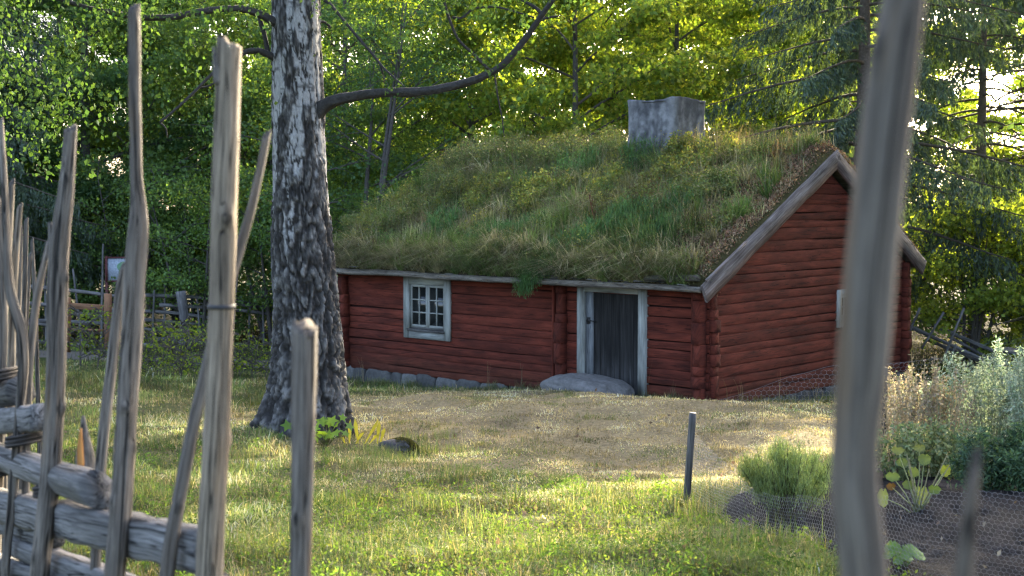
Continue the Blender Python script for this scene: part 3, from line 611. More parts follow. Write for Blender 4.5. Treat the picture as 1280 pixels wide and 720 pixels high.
for j in range(560):
    near = j < 250
    cx_, cy_ = rng.uniform(RX0 + .1, RX1 - .35), (RY0 + abs(rng.normal(.05, .16)) if near else rng.uniform(RY0, APY + .3)); m_ = 75; a_ = rng.uniform(0, 6.28, m_); q_ = rng.rand(m_) * .07; col = pal[rng.randint(5)] * rng.uniform(.4, 1.6) if rng.rand() < (.7 if near else .35) else np.array([[.10, .16, .05], [.14, .20, .06]][rng.randint(2)]) * rng.uniform(.7, 1.4)
    x_, y_ = cx_ + np.cos(a_) * q_, cy_ + np.sin(a_) * q_
    blades(mb, np.c_[x_, y_, turf_top(np.full(m_, cx_), np.full(m_, cy_)) - .02], rng.uniform(.30, .58), .012, rng, col[None], .9, 1.35, .22, dirs=np.c_[np.cos(a_) * .9, np.sin(a_) * .9 - .7, 0 * a_])
mb.build('hanging_grass', M['grass'], HOUSE)['kind'] = 'stuff'
# small leafy herbs in cushions all over the turf
mb = MB(); n = 90000; x, y = roof_pts(n, rng, y1=APY + .8); cz = fbm(x * 1.9, y * 1.9, 0, 48, 3); k = rng.rand(n) < sstep(.42, .62, cz) * sstep(RX1 - .1, RX1 - 1.6, x + (cz - .5) * 2); x, y, cz = x[k], y[k], cz[k]
hue = fbm(x * 1.4, y * 1.4, 0, 49, 3); hh = sstep(.42, .75, cz) * .42; f = rng.rand(len(x)) ** .6
P = np.c_[x, y, turf_top(x, y) + hh * f]; sel = [hue < .45, (hue >= .45) & (hue < .55), hue >= .55]
for q, pl_, sz_ in zip(sel, ([[.12, .22, .075], [.15, .25, .09], [.10, .18, .065]], [[.16, .20, .08], [.21, .22, .10], [.13, .17, .075]], [[.22, .24, .07], [.17, .20, .06], [.30, .27, .09]]), (.035, .04, .05)):
    leaves(mb, P[q], sz_, rng, pl_, -.2, .5, .25, .3)
mb.build('roof_herbs', M['leaf'], HOUSE)['kind'] = 'stuff'
# dry brown stonecrop near the gable
mb = MB(); n = 34000; x = RX1 - .08 - np.abs(rng.normal(0, 1.2, n)); y = rng.uniform(RY0 + .1, RY1 - .1, n); z2 = fbm(x * 3, y * 3, 0, 52, 3); k = (x > RX0); x, y, z2 = x[k], y[k], z2[k]
leaves(mb, np.c_[x, y, turf_top(x, y) + rng.rand(len(x)) * .16 * z2], .045, rng, [[.22, .13, .085], [.29, .19, .125], [.17, .145, .085], [.33, .25, .165], [.21, .10, .07]], -.7, .6, .3, .3)
mb.build('dry_stonecrop', M['grass'], HOUSE)['kind'] = 'stuff'
def weed_clump(mb, cx, cy, r, h, n, rng, pal, size, stems=14, wid=.5, fine=False, sq=1.0):
    tip = []
    for k in range(stems):
        a, q = rng.uniform(0, 2 * np.pi), r * math.sqrt(rng.rand()); hh = h * rng.uniform(.6, 1.1)
        b = np.array([cx + q * .5 * math.cos(a), cy + q * .5 * math.sin(a), 0]); t = np.array([cx + q * math.cos(a), cy + q * math.sin(a) - .1 * hh, hh]); tip.append((b, t))
    i = rng.randint(0, stems, n); f = rng.rand(n) ** .7
    B = np.array([q[0] for q in tip])[i]; T = np.array([q[1] for q in tip])[i]; p = B + (T - B) * f[:, None] + rng.normal(0, r * .13, (n, 3)) * [1, 1, .6]
    return p, (B, T)
roofweeds = [  # px, py, radius, height, leaves, kind
    (745, 300, .42, .38, 2600, 'fern'), (790, 290, .50, .42, 3200, 'fern'), (820, 300, .40, .32, 2200, 'fern'), (700, 330, .30, .30, 1500, 'fern'), (765, 320, .35, .25, 1600, 'fern'), (840, 270, .4, .3, 1500, 'fern'), (650, 290, .4, .25, 1400, 'fern'), (600, 300, .4, .26, 1500, 'fern'), (560, 280, .45, .3, 1600, 'fern'),
    (520, 270, .45, .38, 1700, 'mix'), (480, 285, .45, .35, 1700, 'mix'), (560, 240, .5, .4, 1700, 'mix'), (610, 250, .5, .4, 1600, 'yellow'), (660, 255, .5, .38, 1400, 'yellow'), (690, 240, .45, .34, 1200, 'yellow'), (500, 255, .4, .3, 900, 'yellow'), (460, 300, .4, .3, 1200, 'mix'),
    (720, 215, .5, .34, 1500, 'fern'), (760, 230, .45, .35, 1300, 'yellow'), (830, 225, .45, .36, 1500, 'yellow'), (870, 215, .45, .38, 1600, 'yellow'), (900, 235, .4, .34, 1300, 'mix'), (860, 250, .4, .3, 1200, 'mix'), (800, 250, .45, .26, 1000, 'brown'), (735, 255, .4, .22, 900, 'brown'), (700, 225, .4, .22, 800, 'brown'),
    (900, 200, .4, .4, 1400, 'yellow'), (850, 200, .35, .4, 1400, 'yellow'), (600, 205, .5, .42, 1500, 'mix'), (650, 200, .5, .45, 1500, 'mix'), (560, 215, .5, .4, 1300, 'mix'), (700, 195, .5, .5, 1400, 'mix'), (750, 195, .45, .45, 1300, 'mix'), (800, 200, .4, .4, 1300, 'fern'), (940, 200, .4, .34, 1200, 'mix'), (630, 225, .5, .35, 1200, 'mix'), (450, 280, .4, .35, 1200, 'mix'), (970, 197, .35, .22, 900, 'brown'), (900, 280, .3, .2, 700, 'mix')]
PALS = {'fern': [[.085, .175, .055], [.11, .20, .065], [.07, .14, .05]], 'mix': [[.12, .17, .06], [.17, .19, .075], [.10, .15, .06], [.22, .21, .12]], 'yellow': [[.17, .22, .06], [.23, .24, .075], [.13, .19, .06], [.29, .26, .085]], 'brown': [[.12, .07, .05], [.17, .11, .075], [.10, .085, .045]]}
stems = MB()
for j, (px, py, r, h, n, kd) in enumerate(roofweeds):
    cx, cy = roof_xy(px, py + 6); mb = MB(); rr = R(900 + j)
    h *= 1.3; n = int(n * 1.5); p, (B, T) = weed_clump(mb, cx, cy, r, h, n, rr, None, 0, 22)
    p[:, 2] += turf_top(np.clip(p[:, 0], RX0, RX1), np.clip(p[:, 1], RY0, RY1)) - .02
    if kd == 'fern': blades(mb, p, .085, .010, rr, PALS[kd], 1.0, .6, .3)
    else: leaves(mb, p, .05 if kd != 'yellow' else .06, rr, PALS[kd], .1, .6, .25, .28)
    nm = {'fern': 'green_weed', 'mix': 'leafy_weed', 'yellow': 'yellowing_weed', 'brown': 'withered_weed'}[kd]
    mb.build(nm, M['leaf'] if kd != 'fern' else M['grass'], HOUSE)
# thin dry stalks along the ridge and across the turf
mb = MB(); n = 4800; x = rng.uniform(RX0 + .2, RX1 - .4, n); y = np.where(rng.rand(n) < .55, APY + rng.normal(-.2, .5, n), rng.uniform(RY0, APY, n)); P = np.c_[x, y, turf_top(x, y)]
blades(mb, P, .56, .008, rng, [[.30, .26, .16], [.20, .16, .08], [.15, .14, .06], [.16, .10, .06]], .35, .3, .25)
q = np.repeat(P[:900], 5, 0) + np.c_[rng.normal(0, .05, (4500, 2)), rng.uniform(.28, .55, 4500)]; leaves(mb, q, .03, rng, [[.26, .20, .11], [.19, .15, .07], [.20, .19, .05]], 0, .5, .2)
mb.build('dry_stalks', M['grass'], HOUSE)['kind'] = 'stuff'
hx_, hy_ = roof_xy(748, 288); mb = MB(); b = np.array([hx_, hy_, float(turf_top(hx_, hy_))]); tube(mb, [b, b + [-.06, -.1, .30], b + [-.12, -.12, .62]], [.011, .01, .006], 6, .05, .2, 2, c=(.13, .045, .025))
leaves(mb, b + np.c_[np.linspace(0, -.12, 120), np.linspace(0, -.12, 120), np.linspace(.1, .66, 120)] + R(4).normal(0, .02, (120, 3)), .03, R(5), [[.14, .05, .03], [.10, .04, .025]]); mb.build('dock_stalk', M['bark'], HOUSE)
# green weed hanging over the eave
mb = MB(); rr = R(66); n = 2600; f = rr.rand(n); p = np.c_[-3.3 + rr.normal(0, .20 - .1 * f, n) - .2 * f, RY0 - .05 - .20 * f + rr.normal(0, .04, n), 2.16 - .52 * f ** 1.4 + rr.normal(0, .05, n)]; blades(mb, p, .09, .010, rr, PALS['fern'], 1., .6, .25); mb.build('green_weed', M['grass'], HOUSE)

# ------------------------------------------------------------------ doorstep rock, stones
DS = h2w(-1.96, -.76, .05); mb = MB(); stone(mb, (0, 0, 0), .76, .54, .28, 41, (.135, .13, .122), 48, .20)
o = mb.build('doorstep_rock', M['stone'], None, True); o.location = DS; o.rotation_euler = (0, .06, TH + .03); tag(o, 'large flat grey boulder used as doorstep at the cottage door', 'boulder')
c = ground_hit(497, 556); mb = MB(); rr = R(31); stone(mb, (c[0], c[1], gz(c[0], c[1]) + .03), .20, .17, .15, 19, (.05, .05, .052), 18, .34)
ST = mb.build('mossy_stone', M['stone'], None, True, loc=(c[0], c[1], float(gz(c[0], c[1])))); tag(ST, 'small dark mossy stone in the grass right of the birch foot', 'stone')
mb = MB(); n = 5200; a = rr.uniform(0, 2 * np.pi, n); q = rr.rand(n) ** .5; p = np.c_[.21 * q * np.cos(a) + .03, .18 * q * np.sin(a), .04 + .15 * np.sqrt(np.clip(1 - q * q, 0, 1)) - .015]; k = p[:, 0] > -.05 - .12 * rr.rand(n); blades(mb, p[k], .03, .006, rr, [[.06, .06, .015], [.10, .085, .02], [.045, .05, .015]], 1, .7, .3); mb.build('moss', M['grass'], ST)

# ------------------------------------------------------------------ trees
def tree_mesh(seed, H, r0, crown0, rx, nl, nleaf, leaf, pal, name, label, cat, group, loc, lean=(0, 0), multi=1, spread=.30, clear=None):
    rng = R(seed); tr = MB(); cl = []
    root = empty(name, loc, 0, label, cat, group)
    for m_ in range(multi):
        a0 = rng.uniform(0, 6.28); off = np.array([math.cos(a0), math.sin(a0), 0]) * (.0 if multi == 1 else .25); top = np.array([lean[0], lean[1], H]) + (0 if multi == 1 else np.array([math.cos(a0), math.sin(a0), 0]) * rx * .55)
        n = 9; t = np.linspace(0, 1, n); P = off + t[:, None] * top + np.c_[rng.normal(0, .05, (n, 2)).cumsum(0) * .6 * H / 10, np.zeros(n)]; P[0] = off + [0, 0, -.2]
        rr = r0 * (1 - .88 * t) * (1 + .5 * np.exp(-t * 25)); tube(tr, P, rr, 10, .35, .25, seed + m_, c=(.075, .068, .06))
        for k in range(nl):
            f = crown0 / H + (1 - crown0 / H) * (k + rng.rand()) / nl; h = f * H; b = np.array([np.interp(f, t, P[:, i]) for i in range(3)])
            az = k * 2.4 + rng.normal(0, .4); u = (f - crown0 / H) / (1 - crown0 / H); L = rx * (math.sin(np.pi * (u * .82 + .14)) ** .7) * rng.uniform(.75, 1.15); el = rng.uniform(.05, .5) + .5 * u
            d = np.array([math.cos(az) * math.cos(el), math.sin(az) * math.cos(el), math.sin(el)]); s = np.linspace(0, 1, 6)
            Q = b + d * L * s[:, None] + np.c_[rng.normal(0, .05 * L, (6, 2)).cumsum(0) * .4, -.10 * L * s ** 2 + .0 * s]; Q[0] = b
            br = np.interp(f, t, rr) * .42 * (1 - .85 * s) + .006; tube(tr, Q, br, 6, .3, .2, seed + k, c=(.07, .064, .055), cap=False)
            for j in range(6):
                g = .25 + .75 * (j + rng.rand()) / 6; c0 = np.array([np.interp(g, s, Q[:, i]) for i in range(3)]); az2 = az + rng.choice([-1, 1]) * rng.uniform(.3, 1.2); l2 = L * rng.uniform(.22, .42) * (1.15 - .5 * g) + .15
                d2 = np.array([math.cos(az2), math.sin(az2), rng.uniform(-.25, .6)]); E = c0 + d2 * l2; tube(tr, [c0, (c0 + E) / 2 + [0, 0, .04], E], [np.interp(g, s, br) * .6 + .003, .008, .004], 4, None, 0, 0, c=(.06, .055, .045), cap=False)
                for w in np.linspace(.3, 1.05, 3): cl.append(c0 + d2 * l2 * w)
    cl = np.array(cl); i = rng.randint(0, len(cl), nleaf); wts = rng.rand(len(cl)); p = cl[i] + rng.normal(0, 1, (nleaf, 3)) * spread * np.array([1, 1, .42]) * (.6 + .8 * wts[i])[:, None]
    if clear is not None: p = p[clear(p + np.asarray(loc))]
    tr.build('trunk', M['bark'], root, True)
    mb = MB(); leaves(mb, p, leaf, rng, pal, .45, .68, .25, .22); mb.build('crown', M['leaf'], root)
    return root
def spruce_mesh(seed, H, r0, z0, blen, nb, label, group, loc, dens=1.0, droop=.35, clear=None, bare=0.0):
    rng = R(seed); tr = MB(); root = empty('spruce_tree', loc, 0, label, 'tree', group); NP, ND, NC = [], [], []
    t = np.linspace(0, 1, 10); P = np.c_[rng.normal(0, .02, (10, 2)).cumsum(0), t * H]; P[0, 2] = -.2; rr = r0 * (1 - .95 * t) * (1 + .3 * np.exp(-t * 30)); tube(tr, P, rr, 12, .4, .15, seed, c=(.10, .08, .065))
    for k in range(nb):
        f = z0 / H + (1 - z0 / H) * ((k + rng.rand()) / nb) ** 1.0; h = f * H; b = np.array([np.interp(f, t, P[:, i]) for i in range(3)]); az = k * 2.399 + rng.normal(0, .3)
        L = blen * ((1 - f) * 1.05 + .08) ** .75 * rng.uniform(.7, 1.15); s = np.linspace(0, 1, 8); dx = np.array([math.cos(az), math.sin(az), 0])
        Q = b + dx * L * s[:, None] + np.array([0, 0, 1.]) * (L * (.16 * s - droop * 1.25 * s ** 1.7 + .30 * droop * s ** 4))[:, None] + np.cross(dx, [0, 0, 1]) * (rng.normal(0, .03 * L, 8).cumsum() * .5)[:, None]; Q[0] = b
        tube(tr, Q, (np.interp(f, t, rr) * .28 + .008) * (1 - .85 * s), 5, None, 0, 0, c=(.085, .07, .055), cap=False)
        nbl = int(L * 13 * dens) + 4
        for j in range(nbl):
            g = .12 + .88 * (j + rng.rand()) / nbl
            if g < bare: continue
            c0 = np.array([np.interp(g, s, Q[:, i]) for i in range(3)]); sgn = rng.choice([-1, 1]); sd = np.cross(dx, [0, 0, 1]) * sgn
            l2 = (.18 + .48 * L / blen * (1 - abs(g - .45) * 1.1)) * rng.uniform(.6, 1.2); d2 = nrm(sd * rng.uniform(.2, .7) + dx * rng.uniform(.1, .5) + np.array([0, 0, -rng.uniform(.4, 1.5)])); m = int(l2 * 70) + 5
            w = rng.rand(m) ** .85; p = c0 + d2 * l2 * w[:, None] - np.array([0, 0, 1.]) * (l2 * .35 * w ** 2)[:, None] + rng.normal(0, .022, (m, 3)); NP.append(p); ND.append(np.repeat(d2[None], m, 0)); NC.append(np.full(m, .75 + .5 * w.mean()))
    NP, ND = np.concatenate(NP), np.concatenate(ND)
    if clear is not None: k = clear(NP + np.asarray(loc)); NP, ND = NP[k], ND[k]
    tr.build('trunk', M['bark'], root, True); mb = MB(); leaves(mb, NP, .135, rng, [[.044, .076, .040], [.058, .092, .042], [.035, .062, .037], [.08, .112, .042]], .5, .26, .2, .22, dirs=ND); mb.build('crown', M['spruce'], root)
    return root

SUN_AZ, SUN_EL = math.radians(28.0), math.radians(20.5)
SUN = np.array([math.sin(SUN_AZ) * math.cos(SUN_EL), math.cos(SUN_AZ) * math.cos(SUN_EL), math.sin(SUN_EL)])
LIT2 = [ground_hit(*p)[:2] for p in [(1050, 535), (1330, 530), (1330, 606), (1050, 618)]]
LIT = [ground_hit(*p)[:2] for p in [(250, 735), (300, 655), (420, 640), (470, 650), (560, 655), (640, 622), (800, 592), (900, 575), (1010, 532), (1075, 545), (960, 590), (850, 632), (790, 672), (730, 700), (560, 735)]]
def clear(p):                                # leave ragged gaps in the wood where the low sun reaches the yard
    k = (p[:, 2] + 2.3) / SUN[2]; gx_, gy_ = p[:, 0] - SUN[0] * k, p[:, 1] - SUN[1] * k
    al, ac = gx_ * math.sin(SUN_AZ) + gy_ * math.cos(SUN_AZ), gx_ * math.cos(SUN_AZ) - gy_ * math.sin(SUN_AZ)
    dap = fbm(ac * 1.5, al * .55, 0, 301, 3) > .34
    return ~((poly_mask(gx_, gy_, LIT, .1) > .5) & dap | (poly_mask(gx_, gy_, LIT2, .1) > .5) & (fbm(ac * 2.5, al * .8, 0, 302, 2) > .42))
def clear_far(p):                            # thinner crowns where the light falls on the shrubs behind the gable
    k = (p[:, 2] + 2.3) / SUN[2]; gx_, gy_ = p[:, 0] - SUN[0] * k, p[:, 1] - SUN[1] * k
    return clear(p) & ~((gx_ > 5.5) & (gx_ < 12.5) & (gy_ > 22) & (gy_ < 33) & (fbm(gx_ * 1.1, gy_ * .8, 0, 303, 2) > .30))
PAL_Y = [[.13, .21, .035], [.17, .25, .04], [.10, .175, .033], [.25, .29, .05]]
PAL_G = [[.105, .185, .045], [.14, .21, .05], [.088, .16, .045]]
PAL_D = [[.060, .128, .042], [.082, .150, .05], [.048, .105, .04]]
def G(x, y): return (x, y, float(gz(x, y)))
GT = 'trees of the wood behind the cottage'
maple = tree_mesh(201, 12.5, .14, 1.8, 3.8, 26, 50000, .14, PAL_Y, 'maple_tree', 'yellow green maple rising behind the roof left of the chimney', 'tree', GT, G(1.6, 35.5), clear=clear)
green = tree_mesh(202, 12., .18, 1.2, 3.4, 25, 68000, .095, PAL_G, 'broadleaf_tree', 'mid green broadleaf tree standing behind the birch trunk', 'tree', GT, G(-4.6, 38))
darkt = tree_mesh(203, 13, .22, 1.0, 3.6, 26, 70000, .098, PAL_D, 'broadleaf_tree', 'dark green broadleaf tree behind the far fence at the left edge', 'tree', GT, G(-12.5, 40))
multi = tree_mesh(204, 8.5, .10, 1.5, 2.4, 9, 15000, .085, PAL_D, 'willow_tree', 'grey green willow with several thin dark stems just right of the birch', 'tree', GT, G(-3.9, 33.0), multi=5)
spA = spruce_mesh(301, 17, .24, 2.2, 5.4, 120, 'tall spruce with long drooping boughs right of the chimney', GT, G(8.3, 32.5), clear=clear, bare=.0)
spB = spruce_mesh(302, 15, .20, 3.0, 3.6, 85, 'thin spruce with bare lower trunk near the right edge', GT, G(12.8, 37.5), .8, .45, clear=clear_far, bare=.15)
def T(src, x, y, rz_, s, label): return copy_tree(src, G(x, y), rz_, s, label, GT)
T(maple, -1.2, 40, 1.1, (1., 1., 1.05), 'yellow green maple behind the left end of the turf roof')
T(maple, 4.8, 40, 2.3, (1., 1., 1.1), 'yellow green maple directly behind the chimney')
T(maple, 9.0, 45, 4.0, (1.05, 1.05, 1.15), 'bright maple glowing through the boughs of the tall spruce')
T(maple, 14, 63, 5.2, (1.3, 1.3, 1.15), 'bright maple behind the thin spruce at the right')
T(maple, 25, 50, .5, (1.1, 1.1, 1.1), 'bright maple at the far right edge of the wood')
T(maple, 2.2, 45.5, 3.3, (1., 1., 1.15), 'yellow green maple filling the gap above the middle of the roof ridge')
T(maple, 8.2, 54, 1.9, (1.2, 1.2, 1.2), 'yellow green maple in the gap right above the chimney')
T(green, -8.6, 41, 2.2, (1., 1., 1.0), 'mid green broadleaf tree left of the birch beyond the far fence')
T(green, -6.4, 47, 4.4, (1.1, 1.1, 1.2), 'tall green broadleaf tree deep in the wood behind the birch')
T(darkt, -17.5, 42, 1.4, (1.1, 1.1, 1.0), 'dark broadleaf tree outermost on the left behind the stakes')
T(darkt, -10.3, 46, 3.0, (1.1, 1.1, 1.2), 'tall dark broadleaf tree above the information board')
T(darkt, -2.6, 52, 5.0, (1.2, 1.2, 1.2), 'dark broadleaf tree at the back of the wood between birch and roof')
T(spA, -14.5, 36.5, .8, (.8, .8, .85), 'dark spruce at the left edge beyond the far fence')
T(darkt, -6.8, 53, 2.0, (1.2, 1.2, 1.2), 'dark broadleaf tree deep in the wood left of the birch trunk')
T(darkt, -14.2, 54, 2.9, (1.3, 1.3, 1.2), 'dark broadleaf tree deep in the wood above the brown gate')
T(green, -12.0, 42.5, 5.5, (1., 1., .95), 'mid green broadleaf tree behind the information board')
T(darkt, -16.3, 49, 1.0, (1.1, 1.1, 1.1), 'dark broadleaf tree in the gap between left edge and brown gate')
T(spA, -20, 48, 2.5, 1.0, 'dark spruce far back on the left side of the wood')
T(spB, 10.5, 43, 1.9, 1.0, 'slender spruce between the tall spruce and the thin one')
spruce_mesh(305, 11.5, .17, 1.2, 4.2, 90, 'spruce whose dark boughs reach in from the right edge', GT, G(14.6, 30.0), .6, clear=clear_far)
tree_mesh(206, 17.5, .24, 1.2, 4.0, 34, 60000, .15, PAL_G, 'broadleaf_tree', 'unseen broadleaf tree added just outside the right edge to shade grass and garden bed', 'tree', GT, G(12.75, 24.2), clear=clear)  # out of view, added to shade the lower right grass and soil
T(green, 12.3, 21.4, 3.0, (1.1, 1.1, 1.35), 'unseen broadleaf tree added for shade outside the right edge, nearest the garden bed, before all others')  # second unseen tree, added to make the lower right shade denser
T(green, 20.3, 31, 1.0, (1.1, 1.1, 1.2), 'unseen broadleaf tree added for shade outside the right edge behind the first one'); T(green, 19.5, 26, 2.0, (1.1, 1.1, 1.3), 'unseen broadleaf tree added for shade outside the right edge, outermost of the group')  # two more unseen trees, added to keep low sun off the garden side
T(maple, 24.5, 65, 2.0, (1.3, 1.3, 1.2), 'yellow green crown far back behind the thin spruce'); T(maple, 19.3, 67, 3.0, (1.2, 1.2, 1.2), 'yellow green crown between thin spruce and thickest stake, far back')
spruce_mesh(306, 21, .26, 2.5, 4.6, 130, 'tall dark spruce added behind the thin one at the right to shade the yard', GT, G(15.6, 40.5), clear=clear_far)  # added so its tall crown shades the lower left foreground
T(spB, 20.5, 41, 4.1, 1.0, 'slender spruce in the upper right corner')
for k, (xx, yy, src) in enumerate([(-22, 62, 0), (-14, 66, 0), (-7, 64, 1), (-1, 68, 1), (5, 65, 2), (10.5, 68, 2), (15.5, 64, 2), (29, 64, 1)]):
    T((darkt, green, maple)[src], xx, yy, k * 1.3, (1.45, 1.45, 1.3), ['dark crown at the far back of the wood, left edge', 'dark crown far back in the wood above the leftmost stakes', 'green crown far back in the wood just left of the birch', 'green crown far back in the wood over the left end of the roof', 'yellow green crown far back in the wood left of the chimney', 'yellow green crown far back in the wood behind the tall spruce', 'yellow green crown far back in the wood right of the thickest stake', 'green crown at the far back of the wood, right edge'][k])
# shrubs
GS = 'shrubs at the edge of the wood'
bushY = tree_mesh(401, 3.6, .05, .3, 1.5, 8, 11000, .11, [[.19, .27, .045], [.25, .31, .05], [.15, .23, .04]], 'shrub', 'sunlit yellow green shrub behind the right gable corner', 'shrub', GS, G(10.6, 31.5), multi=5, spread=.24)
bushG = tree_mesh(402, 4.2, .06, .3, 1.7, 9, 14000, .085, [[.12, .21, .055], [.15, .24, .065], [.10, .18, .05]], 'shrub', 'leafy green shrub right of the information board', 'shrub', GS, G(-8.4, 36.2), multi=5, spread=.22)
def S(src, x, y, rz_, s, label): return copy_tree(src, G(x, y), rz_, s, label, GS)
S(bushY, 12.6, 33.5, 1.0, 1.1, 'sunlit shrub behind the fallen poles at the right'); S(bushY, 14.6, 35.5, 2.0, 1.2, 'sunlit shrub outermost at the right edge'); S(bushY, 9.6, 35.5, 3.0, 1.25, 'sunlit shrub hiding the foot of the tall spruce'); S(bushY, 16.5, 41, 4.2, 1.5, 'bright shrub deep behind the thin spruce'); S(bushY, 5.9, 36.5, 5.2, 1.2, 'yellow green shrub showing over the roof ridge near the gable')
S(bushG, -6.4, 36.8, 1.2, 1.05, 'leafy green shrub left of the birch trunk behind the far fence'); S(bushG, -10.6, 38, 2.2, (1.1, 1.1, 1.1), 'leafy green shrub behind the information board'); S(bushG, -9.5, 40.3, .7, 1.7, 'tall leafy green shrub deep behind the gate and the board'); S(bushG, -15.8, 40, 1.9, 1.7, 'tall leafy green shrub deep in the wood at the left edge'); S(bushG, -5.6, 40.6, 2.9, 1.6, 'tall leafy green shrub deep behind the birch trunk'); S(bushG, -13., 38.8, 3.1, (1.1, 1.1, .9), 'leafy green shrub behind the brown gate'); S(bushG, -4.7, 35.2, 4.4, .95, 'leafy green shrub beside the left end wall of the cottage'); S(bushG, -1.2, 37.2, 5.0, 1.1, 'green shrub at the left end of the roof behind the willow'); S(bushG, 2.4, 39.0, 5.0, 1.2, 'green shrub hidden low behind the turf roof')
weed0 = tree_mesh(403, .85, .008, .1, .42, 5, 420, .065, [[.14, .19, .025], [.10, .16, .022]], 'sapling', 'bright yellow green sapling in front of the far fence beside the pale strapped stake', 'sapling', 'saplings in the grass before the far fence', gpt(252, 460, 24.5), multi=4, spread=.09)
for (px, d, s, lb) in [(205, 24, 1.0, 'bright sapling left of the strapped stake before the far fence'), (228, 26, 1.15, 'bright sapling second left of the strapped stake'), (185, 25.5, .8, 'small sapling right beside the tall kinked stake'), (315, 25, .8, 'small sapling close to the left side of the birch'), (298, 27, .9, 'sapling between strapped stake and birch trunk'), (98, 27, 1.3, 'taller sapling beside the brown gate')]:
    p = gpt(px, 450, d); copy_tree(weed0, p, px * .7, s, lb, 'saplings in the grass before the far fence')

# ------------------------------------------------------------------ the big birch
BD = 15.5
BB = gpt(380, 538, BD); BIRCH = empty('birch_tree', BB, 0, 'old birch with black and white fissured bark in front of the cottage', 'tree')
tp = [(378, 556, 70), (379, 535, 63), (381, 520, 56), (384, 490, 48), (385, 460, 44.5), (384, 400, 40), (380, 340, 38), (377.5, 300, 37), (375, 220, 34), (373, 150, 32), (371, 80, 30.5), (370, 0, 29), (366, -120, 27), (372, -300, 23), (360, -520, 15), (365, -700, 6)]
TP = np.array([at(x, y, BD) for x, y, _ in tp]); TR = np.array([w / F * BD for _, _, w in tp])
P, r, s = resample(TP, TR, .018); n, ns = len(P), 170; a = np.linspace(0, 2 * np.pi, ns + 1); ca, sa = np.cos(a), np.sin(a)
Hh = (P[:, 2] - P[0, 2])[:, None]
flare = np.exp(-Hh / .32) * (.20 * np.maximum(0, np.cos(a * 5 + .8)) + .16 * np.maximum(0, np.cos(a * 3 + 2.1)) - .06)
warp = (fbm(ca * 2 + 9, sa * 2, Hh * 1.5, 61, 3) - .5) * 1.2
pl = np.abs(fbm(ca * 4.6 + warp, sa * 4.6 + warp, Hh * 4.2 + warp, 62, 4) - .5) * 2          # ridged: small = fissure
pl2 = np.abs(fbm(ca * 11 + warp, sa * 11, Hh * 13, 66, 3) - .5) * 2
hgt = np.clip(Hh / 4.6, 0, 1.3)
whn = fbm(ca * 2.4 + warp, sa * 2.4, Hh * 1.7, 63, 5); whf = fbm(ca * 9, sa * 9, Hh * 12, 64, 4)
bias = np.interp(Hh, [0, .6, 1.2, 2.2, 2.7, 3.4, 3.9, 4.6, 8], [-.34, -.25, -.20, -.115, -.035, .095, .01, .0, .03])
white = sstep(.49, .56, whn * .78 + whf * .22 + bias) * sstep(.02, .10, pl)
amp = np.interp(Hh, [0, 1, 3, 5], [.055, .045, .032, .018])
disp = flare * 1.0 + ((sstep(.0, .22, pl) - .6) * amp + (sstep(0, .3, pl2) - .6) * amp * .55) / r[:, None] * (1 - .8 * white) - .02 * white
rr = r[:, None] * (1 + disp)
A_, B_ = np.array([1, 0, 0]), np.array([0, 1, 0])
V = P[:, None] + A_ * (ca * rr)[..., None] + B_ * (sa * rr)[..., None]
lent = sstep(.60, .72, fbm(ca * 3, sa * 3, Hh * 26, 65, 3))
ridge = (sstep(.03, .26, pl) * (.45 + .55 * sstep(.02, .3, pl2)))[..., None]
cd = np.array([.022, .020, .018]) * (1 - ridge) + (np.array([.105, .100, .093]) * (.35 + 1.3 * sstep(.3, .75, whf)[..., None])) * ridge
cw = np.array([.25, .245, .235]) * (.72 + .5 * whf[..., None]) * (1 - .6 * lent[..., None])
mb = MB(); grid(mb, V[::-1], (cd * (1 - white[..., None]) + cw * white[..., None])[::-1], np.stack([V[..., 0], V[..., 1], V[..., 2] * .4], -1)[::-1])
mb.build('trunk', M['birch'], BIRCH, True, loc=None).matrix_parent_inverse.identity()
BIRCH.children[0].location = -BB
twig_src = []
def limb(pts, dd, name='limb'):
    Pp = np.array([at(x, y, BD + dd * k / (len(pts) - 1)) for k, (x, y, w) in enumerate(pts)]); Rr = np.array([w * .335 / F * BD for _, _, w in pts])
    mb = MB(); Q, q = tube(mb, Pp, Rr, 20, .025, .55, len(twig_src) + 3, c=(.040, .037, .034)); o = mb.build(name, M['bark'], BIRCH, True); o.location = -BB; twig_src.append(Q); return o
limb([(385, 160, 34), (404, 132, 24), (425, 123, 19), (470, 116, 17), (530, 114, 15), (560, 110, 14), (600, 98, 13), (628, 83, 12), (655, 52, 11), (672, 26, 10), (694, -4, 9), (730, -60, 8), (790, -120, 5)], -1.2)
limb([(365, 40, 26), (343, 28, 17), (322, 16, 14), (300, 10, 13), (275, 11, 12), (250, 15, 11.5), (215, 22, 11), (185, 22, 10), (150, 18, 9), (110, 10, 8), (60, -6, 6), (10, -12, 4)], -1.6)
limb([(365, 82, 22), (343, 72, 13), (325, 63, 12), (308, 64, 9), (290, 76, 7), (265, 92, 6), (248, 110, 5), (225, 132, 4.5), (200, 153, 4)], -.8)
limb([(335, 66, 9), (331, 45, 8), (324, 22, 8)], .0)
limb([(200, 153, 4), (208, 160, 3), (209, 172, 2.5)], .0); limb([(248, 110, 4), (262, 108, 3.5), (272, 100, 3)], .0)
limb([(398, -6, 9), (412, 4, 6), (430, 26, 5), (452, 52, 5), (468, 70, 5), (478, 84, 4), (494, 98, 3), (505, 108, 2)], -.6)
limb([(612, 88, 6), (590, 66, 5), (572, 50, 4.5), (560, 20, 5), (553, -6, 5), (545, -40, 5)], -.3)
